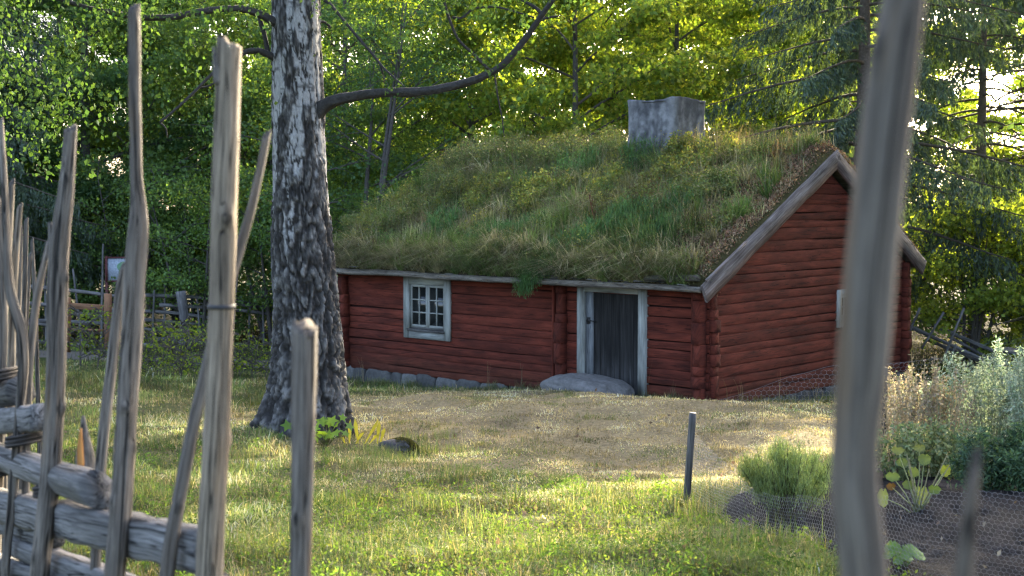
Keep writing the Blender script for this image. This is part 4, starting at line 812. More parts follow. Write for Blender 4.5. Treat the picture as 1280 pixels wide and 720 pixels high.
limb([(566, 22, 5), (578, 24, 4), (590, 10, 4), (620, 8, 3.5), (650, 16, 3), (668, 22, 3)], -.2)
limb([(680, 20, 6), (668, 8, 6), (652, 0, 5), (640, -12, 4)], .1); limb([(670, 28, 5), (684, 22, 4), (698, 20, 3)], .0)
limb([(392, 30, 8), (404, 26, 5), (416, 36, 4), (410, 34, 3)], .3); limb([(472, 74, 4), (478, 88, 3), (480, 108, 3)], .2); limb([(618, 92, 4), (622, 120, 3), (628, 150, 2.5), (630, 170, 2)], .2)
limb([(368, -40, 20), (410, -80, 15), (480, -130, 11), (560, -170, 7), (640, -190, 4)], -1.5); limb([(368, -60, 20), (320, -100, 15), (250, -140, 11), (160, -160, 7), (90, -150, 4)], 1.4); limb([(370, -180, 18), (430, -280, 12), (500, -340, 7), (560, -350, 4)], 1.2); limb([(370, -200, 18), (310, -300, 12), (250, -360, 7), (190, -370, 4)], -1.5)
rng = R(55); LP = []; tw = MB()
def hang(p0, L, n, sp=.06):
    d = np.array([rng.normal(0, .25), rng.normal(0, .25), -1.]); e = p0 + d * L; tube(tw, [p0, (p0 + e) / 2 + rng.normal(0, .04, 3), e], [.005, .0035, .002], 4, None, c=(.06, .045, .035), cap=False)
    f = rng.rand(n, 1); LP.append(p0 + d * L * f + rng.normal(0, sp, (n, 3)))
BPX = []
for k in range(44): BPX.append((rng.uniform(-60, 112), rng.uniform(-70, 130), 1.0, 13.2))
for k in range(36): BPX.append((rng.uniform(100, 335), rng.uniform(-80, 0), .7, 14.0))
for k in range(14): BPX.append((rng.uniform(90, 330), rng.uniform(10, 130), .35, 14.6))
for k in range(30): BPX.append((rng.uniform(395, 720), rng.uniform(-90, -15), .55, 14.4))
for k in range(12): BPX.append((rng.uniform(400, 690), rng.uniform(-15, 60), .35, 14.6))
for k in range(220): BPX.append((rng.uniform(-150, 880), rng.uniform(-560, -80), 1.0, rng.uniform(13.2, 18)))
for Q in twig_src[6:8]:
    for k in range(9):
        q0 = Q[rng.randint(len(Q) // 3, len(Q))]
        if q0[2] < 1.6 or rng.rand() < .3: hang(q0, rng.uniform(.12, .35), 7, .06)
for (px, py, L, dd) in BPX:
    p0 = at(px, py, dd + rng.normal(0, .5)); hang(p0, L * rng.uniform(.5, 1.2), int(46 * L) + 8, .085)
mb = MB(); leaves(mb, np.concatenate(LP), .055, rng, [[.042, .082, .022], [.06, .098, .025], [.034, .07, .022]], .8, .75, .2, .22); o = mb.build('crown', M['birchleaf'], BIRCH); o.location = -BB
# maple seedling and lily leaves at the birch foot
def star_leaf(mb, c, size, rng, pal, tilt=.5):
    a = np.linspace(0, 2 * np.pi, 11)[:-1] + rng.uniform(0, 6.28); q = np.where(np.arange(10) % 2 == 0, 1.0, .48) * size; q[0] *= 1.1
    nv = nrm(np.array([rng.normal(0, tilt), -.7 + rng.normal(0, tilt), 1.])); u = nrm(np.cross(nv, [1, .2, 0])); v = np.cross(nv, u)
    V = np.vstack([c, c + np.cos(a)[:, None] * q[:, None] * u + np.sin(a)[:, None] * q[:, None] * v - nv * (q[:, None] ** 2) * 1.2]); mb.add(V, None, [[0, k + 1, (k + 1) % 10 + 1] for k in range(10)], np.clip(np.array(pal[rng.randint(len(pal))]) * rng.uniform(.8, 1.25), 0, 1))
c = gpt(408, 548, 14.6); rr = R(9); o = empty('maple_seedling', c, 0, 'bright green maple seedling at the right foot of the birch', 'seedling'); sm = MB(); lm = MB()
for k in range(20):
    h = rr.uniform(.10, .34); p = np.array([rr.normal(0, .13), rr.normal(0, .08), h]); tube(sm, [(0, 0, 0), p * [.4, .4, .6], p], [.005, .004, .002], 4, c=(.10, .10, .03)); star_leaf(lm, p, rr.uniform(.055, .09), rr, [[.10, .19, .03], [.12, .21, .035]])
p = np.array([-.42, .0, .24]); tube(sm, [(0, 0, 0), p * .6, p], [.004, .003, .002], 4, c=(.10, .10, .03)); star_leaf(lm, p, .085, rr, [[.10, .19, .03]])
sm.build('stem', M['bark'], o); lm.build('leaves', M['leaf'], o)
o = empty('lily_plant', gpt(450, 545, 14.9), 0, 'yellowing lily leaves between birch foot and mossy stone', 'plant'); mb = MB()
for (x, z, dx) in [(-.12, .20, .02), (-.02, .22, -.03), (.05, .20, .16), (.19, .18, .03), (-.16, -.02, -.05), (.1, .02, .12), (-.05, .05, .1), (.22, .1, .06)]:
    b = np.array([x, 0, 0.]); t = np.array([x + dx, -.04, z + .09]); m_ = (b * .45 + t * .55) + [dx * .2, -.02, .05]; sd = np.array([.022, .01, 0]); V = np.array([b - sd * .2, b + sd * .2, m_ + sd, m_ - sd, t]); mb.add(V, [[0, 1, 2, 3]], [[3, 2, 4]], (.24, .25, .05))
mb.build('leaves', M['leaf'], o)

# ------------------------------------------------------------------ roundpole fence in front
def dF(x): return 2.0 / (1 + 1.41 * (x - 640) / F)
FENCE = empty('roundpole_fence', (at(150, 700, dF(150))[0], dF(150), float(gz(-1, 3.4))), 0, 'old grey roundpole fence of tall stakes and split rails in the near foreground', 'fence'); FL = np.array(FENCE.location)
def fpart(mb, name, mt, label=None, smooth=True, par=None):
    o = mb.build(name, mt, par or FENCE, smooth); o.location = -FL if par is None else (0, 0, 0)
    if label: o['label'] = label
    return o
def stake(pts, off, seed, tone=(.5, .5, .5), label=None, rough=.40, slant=(.01, -.008), xd=None, ext=True, tipc=None):
    """pts: (px, py, width px) from the bottom up"""
    d = dF(xd if xd is not None else np.mean([p[0] for p in pts])) + off
    Pp = [at(x, y, d) for x, y, w in pts]; Rr = [w / 2 / F * d for _, _, w in pts]
    if ext:
        dv = Pp[0] - Pp[1]; dv = dv / max(1e-6, -dv[2]); z = float(gz(Pp[0][0], Pp[0][1])) - .25; k = Pp[0][2] - z; Pp = [Pp[0] + dv * np.array([.5, .5, 1]) * k] + Pp; Rr = [Rr[0] * 1.05] + Rr
    mb = MB(); tube(mb, Pp, Rr, 26, .010, rough, seed, c=np.array(tone), slant=slant, twist=.6, knots=9)
    mb.c[-1][-1] = np.array(tone) * (.45 if tipc is None else tipc)
    return fpart(mb, 'stake', M['stake'], label), d
cool = np.array([.51, .50, .49])
stake([(143, 720, 28), (150, 640, 27), (156, 560, 26), (160, 480, 24), (166, 400, 24), (169, 330, 26), (173, 285, 25), (175, 262, 20), (170, 235, 15), (170, 180, 14), (168, 120, 14.5), (168, 60, 14), (167, 10, 13)], -.05, 11, cool * .92, 'tallest stake, thin and kinked halfway up')
stake([(124, 600, 13), (134, 500, 14), (144, 420, 14), (150, 355, 13), (156, 330, 8)], .13, 12, cool * 1.05)
C_, dC = stake([(261, 720, 34), (265, 640, 33), (270, 560, 32), (273, 480, 31), (276, 400, 31), (279, 330, 32), (280, 260, 33), (283, 180, 32), (285, 110, 31), (287, 55, 31)], -.07, 13, np.array([.72, .66, .56]), 'thick pale stake with sawn top and a black strap', .2, (.0, .012), tipc=1.5)
mb = MB(); p = at(287.5, 62, dC); d_ = nrm(at(287, 55, dC) - at(285, 110, dC))
p2 = at(269, 62, dC - .01); tube(mb, [at(272, 105, dC - .015), at(270, 80, dC - .012), at(267, 58, dC - .01)], [.008, .007, .002], 8, .01, .3, 2, c=.6); fpart(mb, 'splinter', M['stake'])
mb = MB(); a = np.linspace(0, 2 * np.pi, 25); b0 = at(276.5, 383, dC); rr_ = 31.5 / 2 / F * dC * 1.06
V = np.stack([np.c_[b0[0] + np.cos(a) * rr_ * q, b0[1] + np.sin(a) * rr_ * q, b0[2] + z + 0 * a] for q, z in ((.98, .0045), (1.05, .004), (1.05, -.004), (.98, -.0045))]); grid(mb, V[::-1]); fpart(mb, 'strap', M['strap'])
stake([(213, 680, 18), (225, 620, 17), (240, 540, 16), (256, 470, 15), (270, 410, 14), (288, 350, 13), (302, 305, 12), (315, 260, 11), (324, 220, 10), (331, 185, 10), (334, 168, 9)], .12, 14, cool * .98, 'slanting stake passing behind the strapped one')
stake([(375, 720, 26), (377, 650, 28), (379, 580, 29), (380, 500, 30), (381, 440, 31), (381.5, 412, 32)], -.04, 15, cool * .95, 'short flat-topped stake in front of the birch foot', .22, (.010, .006))
stake([(50, 720, 25), (58, 650, 24), (64, 580, 24), (69, 500, 23), (71, 420, 24), (72, 350, 24), (76, 290, 22), (82, 250, 20), (86, 200, 16), (88, 162, 16)], -.05, 16, cool * .95)
mb = MB(); dd = dF(70) - .05; tube(mb, [at(66, 330, dd), at(65, 300, dd), at(62, 278, dd)], [.014, .011, .005], 10, .012, .35, 4, c=.58); fpart(mb, 'splinter', M['stake'])
stake([(8, 690, 11), (14, 640, 12), (20, 570, 12), (25, 510, 12), (29, 470, 13), (30, 440, 13), (26, 405, 13), (15, 378, 13), (10, 350, 12), (8, 300, 10), (6, 240, 9), (3, 190, 8), (1, 152, 6)], -.10, 17, cool * .95, 'crooked stake bent like an elbow at the left edge', .35)
stake([(14, 450, 9), (16, 380, 9), (18, 330, 9), (22, 290, 8), (25, 258, 6)], .30, 18, np.array([.62, .60, .55]))
stake([(36, 470, 9), (40, 420, 9), (44, 380, 9), (50, 350, 10), (56, 330, 9), (62, 300, 7)], .15, 19, cool)
stake([(3, 480, 9), (4, 420, 9), (9, 330, 8), (13, 280, 8), (15, 228, 7)], .45, 20, cool * .8); stake([(-6, 700, 12), (-2, 600, 12), (2, 470, 11), (5, 400, 10), (2, 330, 9), (-3, 250, 8)], .10, 23, cool * .9)
for k, (x0, y0, x1, y1, w, of) in enumerate([(22, 430, 26, 285, 6, 1.6), (28, 430, 33, 275, 6, 2.2), (30, 430, 38, 318, 5, 2.6), (0, 430, 10, 285, 6, 2.0), (46, 430, 40, 300, 5, 3.0), (18, 430, 20, 300, 6, 2.4), (-8, 430, -4, 260, 7, 1.5)]):
    stake([(x0, y0, w), ((x0 + x1) / 2 + 1, (y0 + y1) / 2, w), (x1, y1, w * .8)], of, 40 + k, cool * .75)
H_, dH = stake([(1081, 720, 62), (1074, 660, 58), (1066, 600, 58), (1064, 570, 57), (1069, 540, 54), (1076, 480, 61), (1080, 430, 65), (1083, 380, 65), (1087, 330, 62), (1096, 260, 63), (1101, 200, 62), (1110, 130, 62), (1116, 80, 58), (1124, 40, 56), (1131, -6, 50), (1138, -80, 44), (1142, -160, 38)], -.40, 21, np.array([.50, .485, .46]), 'thickest stake, nearest the camera, smooth and swollen at knots', .16)
stake([(1202, 720, 27), (1208, 680, 26), (1213, 640, 23), (1217, 610, 17), (1219, 590, 10), (1219, 578, 5)], -.33, 22, np.array([.66, .62, .57]), 'short pointed stake at the right edge', .16)
def rail(x0, y0, o0, x1, y1, o1, w, h, seed, tone=.5, label=None, seg=24):
    p, q = at(x0, y0, dF(x0) + o0), at(x1, y1, dF(x1) + o1); mb = MB(); obox(mb, p, q, w, h, (0, 0, 1), seg, .16, seed, c=np.array([1, 1.01, 1.03]) * tone); return fpart(mb, 'rail', M['rail'], label, False)
rail(-60, 618, .03, 262, 690, .03, .07, .098, 1, .6, 'squared rail lying lowest of the long ones'); rail(15, 680, .05, 285, 782, .05, .055, .06, 2, .6); rail(-60, 640, .08, 70, 672, .08, .05, .055, 3, .5); rail(-60, 690, .02, 120, 740, .02, .06, .06, 7, .45)
mb = MB(); pa, pb = at(-60, 552, dF(-60) + .02), at(121, 612, dF(121) - .0); ps = [pa, pa * .75 + pb * .25 + [0, 0, .006], pa * .4 + pb * .6, pb]; tube(mb, ps, [.038, .040, .044, .050], 18, .03, .32, 5, c=.66, slant=(.0, .02)); mb.c[-1][-1] = [.2, .2, .2]; fpart(mb, 'rail', M['rail'], 'half-round rail with a dark sawn end')
mb = MB(); pc = pb; T_ = nrm(pb - pa); 
rail(-60, 535, .05, 52, 521, .04, .065, .078, 4, .6); 
mb = MB(); tube(mb, [at(-50, 505, dF(-50) + .1), at(26, 488, dF(26) + .1)], [.04, .045], 14, .03, .3, 8, c=.4); fpart(mb, 'rail', M['rail']); rail(-60, 560, .14, 40, 590, .14, .05, .05, 9, .35); rail(-50, 470, .2, 30, 478, .2, .05, .06, 10, .35)
# broken splinter with orange heartwood between the stakes
mb = MB(); dd = dF(105) + .16; tube(mb, [at(108, 600, dd), at(107, 565, dd), at(104, 520, dd)], [.035, .024, .003], 12, .015, .4, 6, c=.45); fpart(mb, 'splinter', M['stake'], 'broken splinter with orange heartwood')
mb = MB(); tube(mb, [at(101, 585, dd - .03), at(100, 560, dd - .028), at(101, 535, dd - .02)], [.011, .010, .002], 8, .015, .2, 7, c=.5); fpart(mb, 'splinter', wood_mat('orange_heartwood', (.30, .12, .03), (.42, .19, .05), (.5, .27, .09), 40, 3))
# twisted withy bindings
def withy(cx, cy, w, h, seed, o=0.0, turns=3):
    rr = R(seed); d = dF(cx) + o; c = at(cx, cy, d); mb = MB(); r_ = w / 2 / F * d; n = 26 * turns; a = np.linspace(0, 2 * np.pi * turns, n)
    p = np.c_[c[0] + np.cos(a) * r_ * (1 + rr.normal(0, .03, n)), c[1] + np.sin(a) * .085 + .02, c[2] + (a / a[-1] - .5) * h / F * d + .010 * np.cos(a + .6)]
    tube(mb, p, .0058 + .0015 * rr.rand(n), 7, None, c=(.30, .27, .25)); return fpart(mb, 'binding', M['rail'])
withy(70, 612, 54, 14, 1, -.01); withy(32, 550, 48, 14, 2, .02); withy(10, 712, 44, 16, 3, 0.); withy(8, 470, 30, 14, 4, .05); withy(4, 590, 30, 14, 5, .05); withy(250, 735, 60, 10, 6, .0)

# ------------------------------------------------------------------ garden bed on the right
bx_ = np.array(BED); X, Y = np.meshgrid(np.linspace(bx_[:, 0].min() - .1, bx_[:, 0].max() + .1, 150), np.linspace(bx_[:, 1].min() - .1, bx_[:, 1].max() + .1, 190), indexing='ij')
mk = poly_mask(X, Y, BED, .18); n1 = fbm(X * 5, Y * 5, 0, 81, 5); n2 = fbm(X * 16, Y * 16, 0, 82, 3)
Z = gz(X, Y) - .05 + mk * (.085 + .10 * (n1 - .4) + .045 * (n2 - .5)); cc = np.array([.0155, .0148, .0155]) * (.55 + .9 * n2[..., None]); cc = np.where(n2[..., None] > .66, cc * 1.6, cc)
mb = MB(); grid(mb, np.stack([X, Y, Z], -1).transpose(1, 0, 2), cc.transpose(1, 0, 2)); tag(mb.build('soil_bed', M['soil'], None, True), kind='structure')
rng = R(18); mb = MB(); n = 260; x, y = rng.uniform(bx_[:, 0].min(), bx_[:, 0].max(), n), rng.uniform(bx_[:, 1].min(), bx_[:, 1].max(), n); k = poly_mask(x, y, BED, .1) > .7
leaves(mb, np.c_[x, y, gz(x, y) + .06][k], .045, rng, [[.16, .13, .09], [.11, .08, .055], [.22, .20, .15]], -.2, .5, .3, .3); tag(mb.build('garden_litter', M['pale']), 'dry leaves and straw on the dark soil of the garden bed', 'leaves', None, 'stuff')
def bz(p): return float(gz(p[0], p[1])) + .03
def plant(px, py, h, r, nst, label, name, pal, kind, seed, group=None, cat='plant'):
    p = ground_hit(px, py); root = empty(name, (p[0], p[1], bz(p)), 0, label, cat, group); rr = R(seed); sm, lm = MB(), MB()
    for k in range(nst):
        a, q = rr.uniform(0, 6.28), math.sqrt(rr.rand()); hh = h * rr.uniform(pal.get('hmin', .7), 1.08) * (1 - .25 * q * q); b = np.array([math.cos(a) * r * .35 * q, math.sin(a) * r * .35 * q, 0]); t = np.array([math.cos(a) * r * q, math.sin(a) * r * q, hh]); mid = b * .5 + t * .5 + [0, 0, .05 * hh]
        S_ = np.array([b, mid, t]); tube(sm, S_, [.005, .0035, .0015], 4, None, c=pal['stem'], cap=False)
        m_ = pal['n']; f = rr.rand(m_) ** pal.get('pw', .8); f = pal.get('lo', .1) + (1 - pal.get('lo', .1)) * f; pp = np.where(f[:, None] < .5, b + (mid - b) * f[:, None] * 2, mid + (t - mid) * (f[:, None] * 2 - 1))
        sp = pal['sp'] * (1.15 - f[:, None] * .75); pp = pp + rr.normal(0, 1, (m_, 3)) * sp
        if kind == 'blade': blades(lm, pp, pal['size'], pal['w'], rr, pal['c'], 1.0, .5, .22)
        else: leaves(lm, pp, pal['size'], rr, pal['c'], pal.get('droop', 0), pal['w'], .25, .22)
    sm.build('stems', M['bark'], root, True); lm.build('leaves', M['pale'] if kind != 'blade' else M['grass'], root); return root
worm = dict(stem=(.16, .16, .10), n=230, sp=.042, size=.042, w=.34, c=[[.29, .345, .235], [.23, .295, .185], [.36, .40, .29], [.16, .235, .13]], pw=.7)
GW = 'grey green wormwood in the garden bed'
plant(1238, 575, 1.02, .36, 26, 'grey green wormwood plant right of the dry stalks', 'wormwood_plant', worm, 'leaf', 1, GW); plant(1290, 585, 1.05, .40, 26, 'wormwood plant cut by the right edge of the photo', 'wormwood_plant', worm, 'leaf', 2, GW); plant(1195, 560, .92, .34, 20, 'wormwood plant at the back among the dry stalks', 'wormwood_plant', worm, 'leaf', 3, GW); plant(1262, 555, 1.15, .36, 22, 'tallest wormwood plant, standing behind the others', 'wormwood_plant', worm, 'leaf', 4, GW); plant(1325, 570, 1.0, .4, 20, 'wormwood plant just beyond the right edge', 'wormwood_plant', worm, 'leaf', 5, GW)
deep = dict(stem=(.08, .10, .03), n=230, sp=.05, size=.05, w=.3, c=[[.055, .105, .045], [.075, .13, .05], [.04, .08, .04]])
plant(1235, 625, .46, .26, 18, 'dark feathery green plant below the wormwood', 'garden_plant', deep, 'leaf', 6); plant(1290, 630, .5, .28, 18, 'dark feathery green plant at the right edge below the wormwood', 'garden_plant', deep, 'leaf', 16)
dryp = dict(stem=(.34, .26, .14), n=46, sp=.020, size=.026, w=.75, c=[[.30, .24, .16], [.24, .18, .115], [.36, .31, .23], [.20, .21, .10]], pw=.5, lo=.25)
GD = 'dry seed stalks in the garden bed'
for k, (px, py, h, lb) in enumerate([(1120, 585, .85, 'dry tan seed stalks right of the thickest stake'), (1150, 580, .95, 'dry tan seed stalks above the yellow leaved plant'), (1178, 582, .88, 'dry tan seed stalks next to the wormwood'), (1136, 555, .82, 'dry seed stalks farther back in the bed'), (1100, 560, .9, 'tall dry seed stalks partly behind the thickest stake')]): plant(px, py, h, .30, 30, lb, 'dry_stalks', dryp, 'leaf', 20 + k, GD)
filler = dict(stem=(.12, .14, .05), n=60, sp=.05, size=.04, w=.6, c=[[.13, .17, .07], [.18, .20, .09], [.09, .13, .05]]); 
for k, (px, py, lb) in enumerate([(1125, 600, 'low green herb under the dry stalks beside the thickest stake'), (1165, 596, 'low green herb under the dry stalks in the middle of the bed'), (1200, 600, 'low green herb under the dry stalks near the wormwood')]): plant(px, py, .5, .26, 20, lb, 'garden_herb', filler, 'leaf', 50 + k, 'low herbs under the dry stalks')
dill = dict(stem=(.07, .06, .03), n=260, sp=.046, size=.034, w=.0032, c=[[.19, .26, .085], [.23, .29, .10], [.15, .21, .07]], pw=.6, lo=.36, hmin=.62)
plant(985, 655, .47, .31, 75, 'round feathery green bush behind the chicken wire', 'southernwood_bush', dill, 'blade', 7, None, 'bush')
# plant with big yellowing leaves
p = ground_hit(1148, 655); root = empty('squash_plant', (p[0], p[1], bz(p)), 0, 'plant with big yellow green leaves on thin stalks behind the wire', 'plant'); rr = R(61); sm, lm = MB(), MB()
def round_leaf(lm, c, w, h, nv, col, rr):
    nv = nrm(np.asarray(nv, float)); u = nrm(np.cross([0, 0, 1.], nv)); v = np.cross(nv, u); a = np.linspace(0, 2 * np.pi, 21)[:-1]; q = 1 + .08 * np.sin(a * 7) + rr.normal(0, .03, 20); q[5] *= .72
    V = np.vstack([c + v * h * .1, c + (np.cos(a) * q * w)[:, None] * u + (np.sin(a) * q * h)[:, None] * v - nv * (.14 * w * np.cos(a * 2))[:, None]]); cc = np.vstack([[np.array(col) * 1.15], np.repeat([col], 20, 0) * rr.uniform(.85, 1.1, (20, 1))]); lm.add(V, None, [[0, k + 1, (k + 1) % 20 + 1] for k in range(20)], cc)
dq = p[1]
for (px, py, w, h, col) in [(1152, 620, 11, 13, (.24, .27, .06)), (1104, 622, 7, 12, (.22, .25, .06)), (1182, 588, 7, 8, (.26, .30, .06)), (1142, 590, 7, 7, (.22, .27, .07)), (1116, 596, 9, 6, (.17, .23, .09)), (1156, 574, 8, 7, (.16, .21, .09)), (1128, 578, 8, 6, (.15, .20, .08)), (1114, 608, 6, 5, (.16, .09, .04)), (1168, 612, 8, 6, (.13, .19, .07)), (1136, 606, 8, 6, (.14, .19, .08)), (1122, 563, 8, 5, (.17, .20, .11)), (1150, 560, 8, 5, (.18, .21, .11)), (1196, 650, 7, 5, (.2, .24, .07))]:
    c = at(px, py, dq + rr.uniform(-.12, .12)) - np.array([p[0], p[1], bz(p)]); round_leaf(lm, c, 1.0 * w / F * dq, 1.0 * h / F * dq, (rr.normal(0, .3), -1, .35 + rr.normal(0, .2)), np.array(col) * ([.75, .78, .9] if py in (620, 622) else [.55, .58, .38]), rr); tube(sm, [(rr.normal(0, .03), 0, 0), c * [.5, .5, .55], c + [0, .01, 0]], [.005, .004, .003], 5, None, c=(.24, .26, .11))
for k in range(5): e = np.array([rr.normal(0, .16), rr.normal(0, .06), rr.uniform(.25, .42)]); tube(sm, [(0, 0, 0), e * .5, e], [.006, .005, .003], 5, None, c=(.22, .20, .10))
sm.build('stems', M['bark'], root, True); lm.build('leaves', M['grass'], root)
p = ground_hit(1128, 726); root = empty('seedling_plant', (p[0], p[1], bz(p)), 0, 'small fresh green plant at the bottom beside the thickest stake', 'plant'); lm = MB(); sm = MB()
for k in range(9): a = k * 2.4; c = np.array([math.cos(a) * .07, math.sin(a) * .05, .06 + .06 * rr.rand()]); round_leaf(lm, c, .028, .045, (math.cos(a) * .4, -.4, 1), (.065, .14, .035), rr); tube(sm, [(0, 0, 0), c], [.004, .002], 4, None, c=(.1, .16, .05))
sm.build('stems', M['bark'], root); lm.build('leaves', M['leaf'], root)

# chicken wire
def wire_net(base, top, cell, name, label, wr, post=None):
    base, top = np.asarray(base, float), np.asarray(top, float); d = np.r_[0, np.cumsum(np.linalg.norm(np.diff(base[:, :2], axis=0), axis=1))]; Lw = d[-1]
    bf = lambda s: np.stack([np.interp(s, d, base[:, k]) for k in range(3)], -1); tf = lambda s: np.stack([np.interp(s, d, top[:, k]) for k in range(3)], -1); Hm = np.linalg.norm(top - base, axis=1).max()
    sg = []; w = cell; hh = cell * .5; ry = int(Hm / (cell * .75)) + 1; nx = int(Lw / w)
    for r_ in range(ry):
        off = (r_ % 2) * w / 2; y0 = r_ * cell * .75
        k = np.arange(nx) * w + off
        sg += [np.c_[k, np.full(nx, y0), k + w / 2, np.full(nx, y0 + cell * .25)], np.c_[k + w / 2, np.full(nx, y0 + cell * .25), k + w, np.full(nx, y0)], np.c_[k + w / 2, np.full(nx, y0 + cell * .25), k + w / 2, np.full(nx, y0 + cell * .75)]]
    sg = np.concatenate(sg); 
    def m(s, h):
        b, t = bf(s), tf(s); f = np.minimum(h / np.maximum(np.linalg.norm(t - b, axis=1), .05), 1.0); p = b + (t - b) * f[:, None]; return p + np.c_[np.zeros((len(s), 1)), (fbm(s * 3, h * 4, 0, 5, 3) - .5)[:, None] * .15, (fbm(s * 4, h * 3, 0, 6, 2) - .5)[:, None] * .02]
    hm = np.linalg.norm(tf(sg[:, 0]) - bf(sg[:, 0]), axis=1); sg = sg[np.maximum(sg[:, 1], sg[:, 3]) < hm]
    A, B = m(sg[:, 0], sg[:, 1]), m(sg[:, 2], sg[:, 3]); k = np.linalg.norm(A - B, axis=1) > cell * .12; A, B = A[k], B[k]
    def pr(A, B, wr):
        T_ = nrm(B - A); u = nrm(np.cross(T_, [.3, 1, .2])); v = np.cross(T_, u); n = len(A); V = np.stack([P_ + wr * (math.cos(q) * u + math.sin(q) * v) for P_ in (A, B) for q in (0, 2.094, 4.189)], 1); i = np.arange(n)[:, None] * 6
        return V.reshape(-1, 3), np.concatenate([i + np.array([a, (a + 1) % 3, 3 + (a + 1) % 3, 3 + a]) for a in range(3)])
    mb = MB(); V, q = pr(A, B, wr); mb.add(V, q); s = np.linspace(0, Lw if post is None else .02, 60); e = m(s, np.full(60, 99.)); V, q = pr(e[:-1], e[1:], wr); mb.add(V, q)
    root = empty(name, bf(np.array([0.]))[0], 0, label, 'fence'); o = mb.build('mesh', M['wire'], root, False, loc=np.array(root.location)); o.location = (0, 0, 0); return root
bp = [ground_hit(*q) for q in [(866, 640), (945, 676), (1040, 712), (1150, 742), (1290, 760), (1400, 770)]]; bs = np.array([[q[0], q[1], float(gz(q[0], q[1]))] for q in bp])
tops = bs + np.c_[np.zeros((6, 2)), [.50, .26, .30, .46, .52, .52]] + np.c_[np.zeros(6), [0, .05, .05, .05, .05, .05], np.zeros(6)]
W = wire_net(bs, tops, .025, 'chicken_wire_fence', 'low chicken wire fence with dark leaning post around the garden bed', .0006, True)
M['darkpost'] = wood_mat('dark_post', (.03, .029, .028), (.075, .072, .068), (.15, .145, .14), 60, 3, .9, None, .6, 0, .5)
p = ground_hit(857, 640); q0 = at(855, 655, p[1]); q1 = at(866, 516, p[1]); mb = MB(); obox(mb, q0 - [0, 0, .1], q1, .042, .060, (0, 1, 0), 12, .12, 3, c=.5); o = mb.build('post', M['darkpost'], W); o.location = -np.array(W.location); o['label'] = 'short dark leaning post with its top sawn flat'
p = ground_hit(1100, 560); q1 = at(1104, 459, p[1]); mb = MB(); obox(mb, np.array([q1[0], q1[1], float(gz(q1[0], q1[1])) - .1]), q1, .075, .075, (0, 1, 0), 8, .1, 4, c=.5); o = mb.build('post', M['stake'], W); o.location = -np.array(W.location)
bs = np.array([gpt(x, 500, d) for x, d in [(893, 21.0), (935, 20.6), (990, 20.4), (1045, 20.4), (1100, 20.6), (1180, 20.8)]]); hts = np.array([.04, .20, .42, .60, .66, .66]); tops = bs + np.c_[np.zeros((6, 2)), hts]
W2 = wire_net(bs, tops, .085, 'chicken_wire_fence', 'slack chicken wire stretched low in front of the cottage gable', .0016)
# tumbled netting and fallen roundpole fence behind the right side
bs = np.array([gpt(x, 470, d) for x, d in [(1215, 27), (1250, 26.6), (1300, 26.4), (1360, 26)]]); tops = bs + np.c_[np.zeros((4, 2)), [.25, .7, .85, .8]]
wire_net(bs, tops, .09, 'chicken_wire_fence', 'crumpled chicken wire at the right edge behind the wormwood', .0018)
p = gpt(1210, 455, 30); FF = empty('roundpole_fence', p, 0, 'half fallen dark roundpole fence behind the right corner of the cottage', 'fence'); 
for (x0, y0, x1, y1, d0, d1, w, nm) in [(1130, 405, 1230, 450, 31, 29.5, .10, 'rail'), (1150, 400, 1245, 440, 31.5, 30, .10, 'rail'), (1160, 425, 1225, 452, 31, 29.8, .09, 'rail'), (1185, 420, 1262, 462, 31, 29.8, .08, 'rail'), (1205, 385, 1178, 452, 29.6, 29.6, .06, 'stake'), (1180, 390, 1152, 436, 30, 30, .06, 'stake'), (1195, 430, 1186, 455, 29.6, 29.6, .05, 'stake'), (1150, 385, 1130, 430, 30.4, 30.4, .06, 'stake')]:
    mb = MB(); tube(mb, [at(x0, y0, d0), at(x1, y1, d1)], [w * .5, w * .42], 8, .2, .25, x0, c=.4); o = mb.build(nm, M['farwood'], FF, True); o.location = -p
mb = MB(); a_, b_ = at(1249, 436, 28), at(1300, 444, 27); obox(mb, a_, b_, .35, .05, (0, -.3, 1), 6, .1, 2, c=.6); o = mb.build('plank', M['rail'], None, False, loc=(a_ + b_) / 2); tag(o, 'loose grey plank lying on the netting at the right edge', 'plank')

# ------------------------------------------------------------------ far left: roundpole fence, gate, information board
p = gpt(200, 430, 35); FB = empty('roundpole_fence', p, 0, 'dark roundpole fence running along the edge of the wood at the left', 'fence'); rng = R(88)
fd = lambda x: 34.5 + (x - 80) * .008
for k in range(13):
    x0 = rng.uniform(-30, 250); x1 = x0 + rng.uniform(130, 190); f = k / 12; yb = 436 - f * 74 + rng.uniform(-4, 4) + (x0 - 90) * .03; pts = [at(x0, yb, fd(x0)), at((x0 + x1) / 2, yb + 6 + rng.normal(0, 3), fd((x0 + x1) / 2)), at(x1, yb + 16, fd(x1))]
    mb = MB(); tube(mb, pts, [.055, .05, .035], 7, .3, .2, k, c=.5); o = mb.build('rail', M['farwood'], FB, True); o.location = -p
for k in range(15):
    x0 = 60 + k * 21 + rng.uniform(-5, 5); ht = rng.uniform(55, 95) if x0 > 130 else rng.uniform(95, 130); mb = MB(); b = at(x0, 432 + (x0 - 90) * .04, fd(x0) + rng.choice([-.15, .15])); t = at(x0 + rng.normal(2, 8), 432 - ht, fd(x0)); tube(mb, [b - [0, 0, .1], t], [.035, .025], 7, .25, .2, k + 50, c=.5); o = mb.build('stake', M['farwood'], FB, True); o.location = -p
mb = MB(); tube(mb, [at(228, 432, 34.0), at(231, 400, 34.0), at(226, 364, 34.0)], [.12, .11, .13], 10, .1, .25, 7, c=.6); o = mb.build('post', M['farwood'], FB, True); o.location = -p
